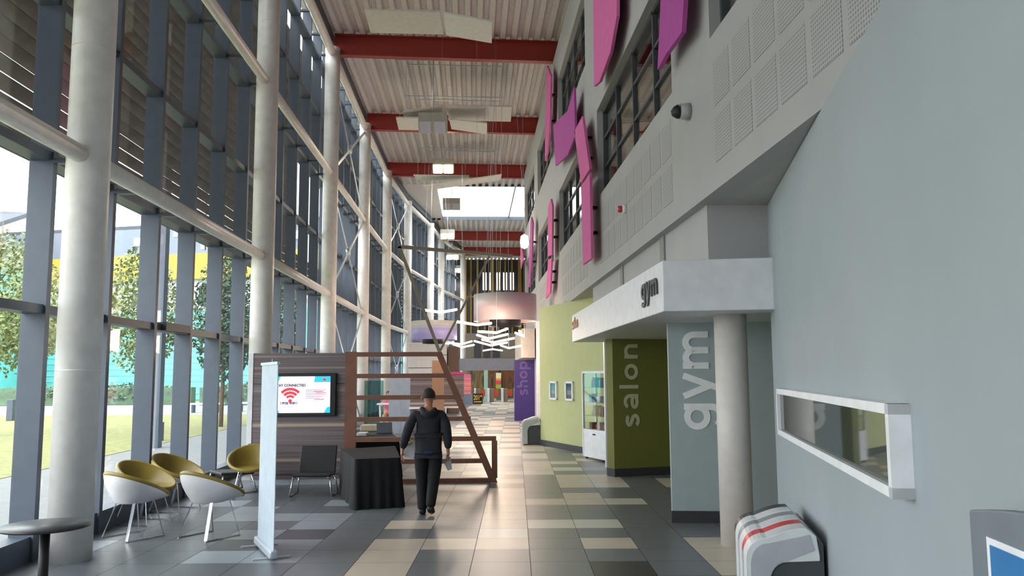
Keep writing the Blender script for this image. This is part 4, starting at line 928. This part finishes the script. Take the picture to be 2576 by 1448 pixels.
def person_walking(loc):
    t = thing('person', loc, 'person in dark hooded jacket and black trousers walking away past the cloth table', 'person')
    V, E = [], []
    V.append((0, 0, .94, (.145, .105)))
    ch = chain(V, E, 0, [(0, .012, 1.08, (.135, .095)), (0, .015, 1.24, (.155, .105)), (0, .0, 1.38, (.14, .09))])
    nk = chain(V, E, ch, [(0, .0, 1.475, .056), (0, .012, 1.53, .055)])
    chain(V, E, nk, [(0, .022, 1.585, (.074, .086)), (0, .018, 1.65, (.086, .098)), (0, .012, 1.7, (.068, .08)), (0, .01, 1.72, (.03, .035))])
    la = chain(V, E, ch, [(-.165, -.005, 1.40, .06), (-.235, -.03, 1.27, .05), (-.285, -.05, 1.12, .042), (-.335, -.0, .99, .038), (-.365, .03, .885, .026)])
    hand(V, E, la, V[la][:3], (-.12, .15, -1), 1)
    ra = chain(V, E, ch, [(.165, -.005, 1.40, .06), (.215, -.03, 1.27, .05), (.245, -.06, 1.12, .042), (.265, -.045, .99, .038), (.275, -.03, .88, .026)])
    hand(V, E, ra, V[ra][:3], (.05, .05, -1), -1)
    chain(V, E, 0, [(-.095, .01, .86, .088), (-.09, .06, .66, .07), (-.085, .075, .49, .055), (-.08, .06, .3, .05), (-.075, .03, .1, .034), (-.078, .06, .04, .032), (-.085, .16, .03, .024)])
    chain(V, E, 0, [(.095, 0, .86, .088), (.085, .015, .66, .07), (.07, .0, .49, .055), (.05, -.08, .31, .05), (.04, -.16, .14, .034), (.042, -.13, .07, .03), (.055, -.04, .03, .024)])
    skin('body', V, E, M_skin, t)
    # face and ears
    f = MB(); f.lathe([(0, 1.585), (.013, 1.59), (.006, 1.63), (0, 1.632)], (0, .115, 0), 8)
    for s in (-1, 1): f.tube([(s * .077, .005, 1.585), (s * .088, -.004, 1.61), (s * .082, .0, 1.64)], [.008, .013, .008], 8)
    f.build('ears_and_nose', M_skin, t) if False else None
    f.bm.free() if f.bm.is_valid else None
    for s in (-1, 1):
        MB().tube([(s * .082, .012, 1.58), (s * .098, .002, 1.605), (s * .09, .004, 1.64)], [.008, .014, .008], 10).build('ear', M_skin, t).location = (0, 0, 0)
        MB().lathe([(0, -.011), (.008, -.008), (.011, 0), (.008, .008), (0, .011)], (s * .03, .103, 1.635), 12).build('eye', M_black, t)
    MB().tube([(0, .108, 1.645), (0, .128, 1.6), (0, .112, 1.59)], [.008, .013, .008], 8).build('nose', M_skin, t)
    MB().box(-.024, .024, .088, .104, 1.555, 1.562).build('mouth', mat('lip_tone', '#8f5a4c', .6), t)
    return t
px_, py_ = -.63, 11.66
per = person_walking((0, 0, 0))
# hair, jacket with hood, trousers, shoes
hv = MB()
rows = []
for j in range(9):
    th_ = j / 8 * math.radians(112); rows.append([hv.bm.verts.new((.095 * math.sin(th_) * math.sin(a), .01 + .108 * math.sin(th_) * math.cos(a) * (1 if math.cos(a) < .2 else .93), 1.645 + .104 * math.cos(th_) + (.035 * max(0, math.cos(a)) if j > 5 else 0))) for a in (2 * math.pi * k / 28 for k in range(28))])
for A, B in zip(rows, rows[1:]):
    for k in range(28): 
        f = hv._f([A[k], A[(k + 1) % 28], B[(k + 1) % 28], B[k]])
        if f: f.smooth = True
hv.build('hair', M_hair, per)
M_jack = mat('navy_black_jacket', '#23262e', .85, var=.2, scale=12); M_trou = mat('black_trousers', '#161719', .85, var=.2, scale=12)
V, E = [], []
V.append((0, 0, .95, (.195, .135))); V.append((0, 0, .85, (.19, .135))); E.append((0, 1))
ch = chain(V, E, 0, [(0, .01, 1.06, (.195, .135)), (0, .012, 1.24, (.205, .14)), (0, -.004, 1.375, (.18, .118)), (0, -.005, 1.455, (.075, .07))])
for s, arm in ((-1, [(-.18, -.008, 1.385, .085), (-.25, -.032, 1.265, .078), (-.3, -.052, 1.12, .07), (-.34, -.0, .99, .064), (-.362, .027, .9, .047)]), (1, [(.18, -.008, 1.385, .085), (.235, -.032, 1.265, .078), (.262, -.062, 1.12, .07), (.274, -.047, .99, .064), (.278, -.03, .895, .047)])):
    chain(V, E, 4, arm)
jk = skin('jacket', V, E, M_jack, per)
V, E = [], []
V.append((-.09, -.085, 1.43, (.05, .045))); chain(V, E, 0, [(-.05, -.13, 1.395, (.055, .05)), (0, -.145, 1.375, (.06, .055)), (.05, -.13, 1.395, (.055, .05)), (.09, -.085, 1.43, (.05, .045)), (.085, -.02, 1.47, (.03, .03))]); chain(V, E, 0, [(-.085, -.02, 1.47, (.03, .03))])
skin('hood', V, E, M_jack, per)
V, E = [], []
V.append((0, 0, .93, (.155, .115)))
chain(V, E, 0, [(-.1, .01, .83, .118), (-.097, .055, .65, .103), (-.092, .068, .48, .088), (-.088, .055, .3, .082), (-.08, .03, .12, .074), (-.08, .03, .06, .072)])
chain(V, E, 0, [(.1, 0, .83, .118), (.092, .01, .65, .103), (.077, -.005, .48, .088), (.057, -.08, .31, .082), (.043, -.155, .17, .072), (.043, -.17, .13, .068)])
skin('trousers', V, E, M_trou, per)
V = [(-.077, -.03, .055, (.055, .055)), (-.08, .1, .042, (.056, .042)), (-.085, .21, .035, (.048, .034))]
skin('shoe', V, [(0, 1), (1, 2)], M_black, per)
V = [(.04, -.215, .14, (.055, .055)), (.045, -.11, .08, (.056, .042)), (.055, .0, .042, (.048, .036))]
skin('shoe', V, [(0, 1), (1, 2)], M_black, per)
MB().box(-.05, .05, -.128, -.1, .83, .88).build('shirt_tail', mat('blue_shirt', '#1d3a6a', .8), per)
per.location = (px_, py_, 0)
t = thing('clipboard', (px_ - .3, py_ + .1, .8), 'pale pad with yellow label carried in the left hand of the walking person', 'pad')
MB().hexa([(px_ - .37, py_ + .085, .80), (px_ - .2, py_ + .085, .76), (px_ - .17, py_ + .085, 1.0), (px_ - .25, py_ + .085, 1.02), (px_ - .37, py_ + .10, .80), (px_ - .2, py_ + .10, .76), (px_ - .17, py_ + .10, 1.0), (px_ - .25, py_ + .10, 1.02)]).build('board', M_wh, t)
MB().hexa([(px_ - .31, py_ + .08, .93), (px_ - .24, py_ + .08, .96), (px_ - .225, py_ + .08, 1.0), (px_ - .29, py_ + .08, .97), (px_ - .31, py_ + .084, .93), (px_ - .24, py_ + .084, .96), (px_ - .225, py_ + .084, 1.0), (px_ - .29, py_ + .084, .97)]).build('label_sticker', mat('yellow_sticker', '#b9b05a', .6), t)
o = MB().poly([(px_ + .25, py_ - .02, .80), (px_ + .31, py_ - .02, .79), (px_ + .33, py_, .62), (px_ + .27, py_ + .01, .6), (px_ + .22, py_, .7)], (0, .03, 0)).build('folded_papers', mat('grey_papers', '#b4b8ba', .7), None, .005)
tag(o, 'folded pale papers hanging from the right hand of the walking person', 'papers')
# seated person in pink, far off
t = thing('person', (-3.05, 29.9, 0), 'person in a pink top seated behind the small white table', 'person')
V, E = [], []
V.append((0, 0, .55, (.15, .12)))
ch = chain(V, E, 0, [(0, .01, .75, (.14, .11)), (0, 0, .95, (.16, .1)), (0, 0, 1.06, (.12, .08))])
chain(V, E, ch, [(0, 0, 1.14, .05), (0, -.02, 1.22, (.07, .08)), (0, -.02, 1.29, (.075, .085)), (0, -.01, 1.34, (.05, .06))])
for s in (-1, 1):
    w = chain(V, E, ch, [(s * .17, 0, 1.03, .055), (s * .22, -.05, .85, .045), (s * .19, -.2, .84, .035), (s * .12, -.34, 1.0, .026)])
    hand(V, E, w, V[w][:3], (-s * .3, -1, -.05), s)
    chain(V, E, 0, [(s * .1, -.1, .53, .085), (s * .12, -.4, .52, .07), (s * .12, -.42, .28, .05), (s * .12, -.4, .08, .04), (s * .12, -.5, .04, .03)])
skin('body', V, E, M_skin, t)
V, E = [], []
V.append((0, 0, .6, (.165, .13))); ch = chain(V, E, 0, [(0, .01, .77, (.16, .125)), (0, 0, .95, (.175, .115)), (0, 0, 1.06, (.12, .085))])
for s in (-1, 1): chain(V, E, ch, [(s * .175, 0, 1.02, .07), (s * .225, -.05, .87, .058)])
skin('pink_top', V, E, mat('pink_top', '#cf6f8c', .8), t)
MB().lathe([(0, .095), (.05, .085), (.085, .04), (.09, -.02), (.075, -.05)], (-3.05, 29.91, 1.29), 20).build('hair', M_hair, t)
o = MB().box(-3.27, -2.83, 29.68, 30.1, 0, .44).build('stool', M_wh, None, .02); tag(o, 'white stool under the person in pink', 'stool')
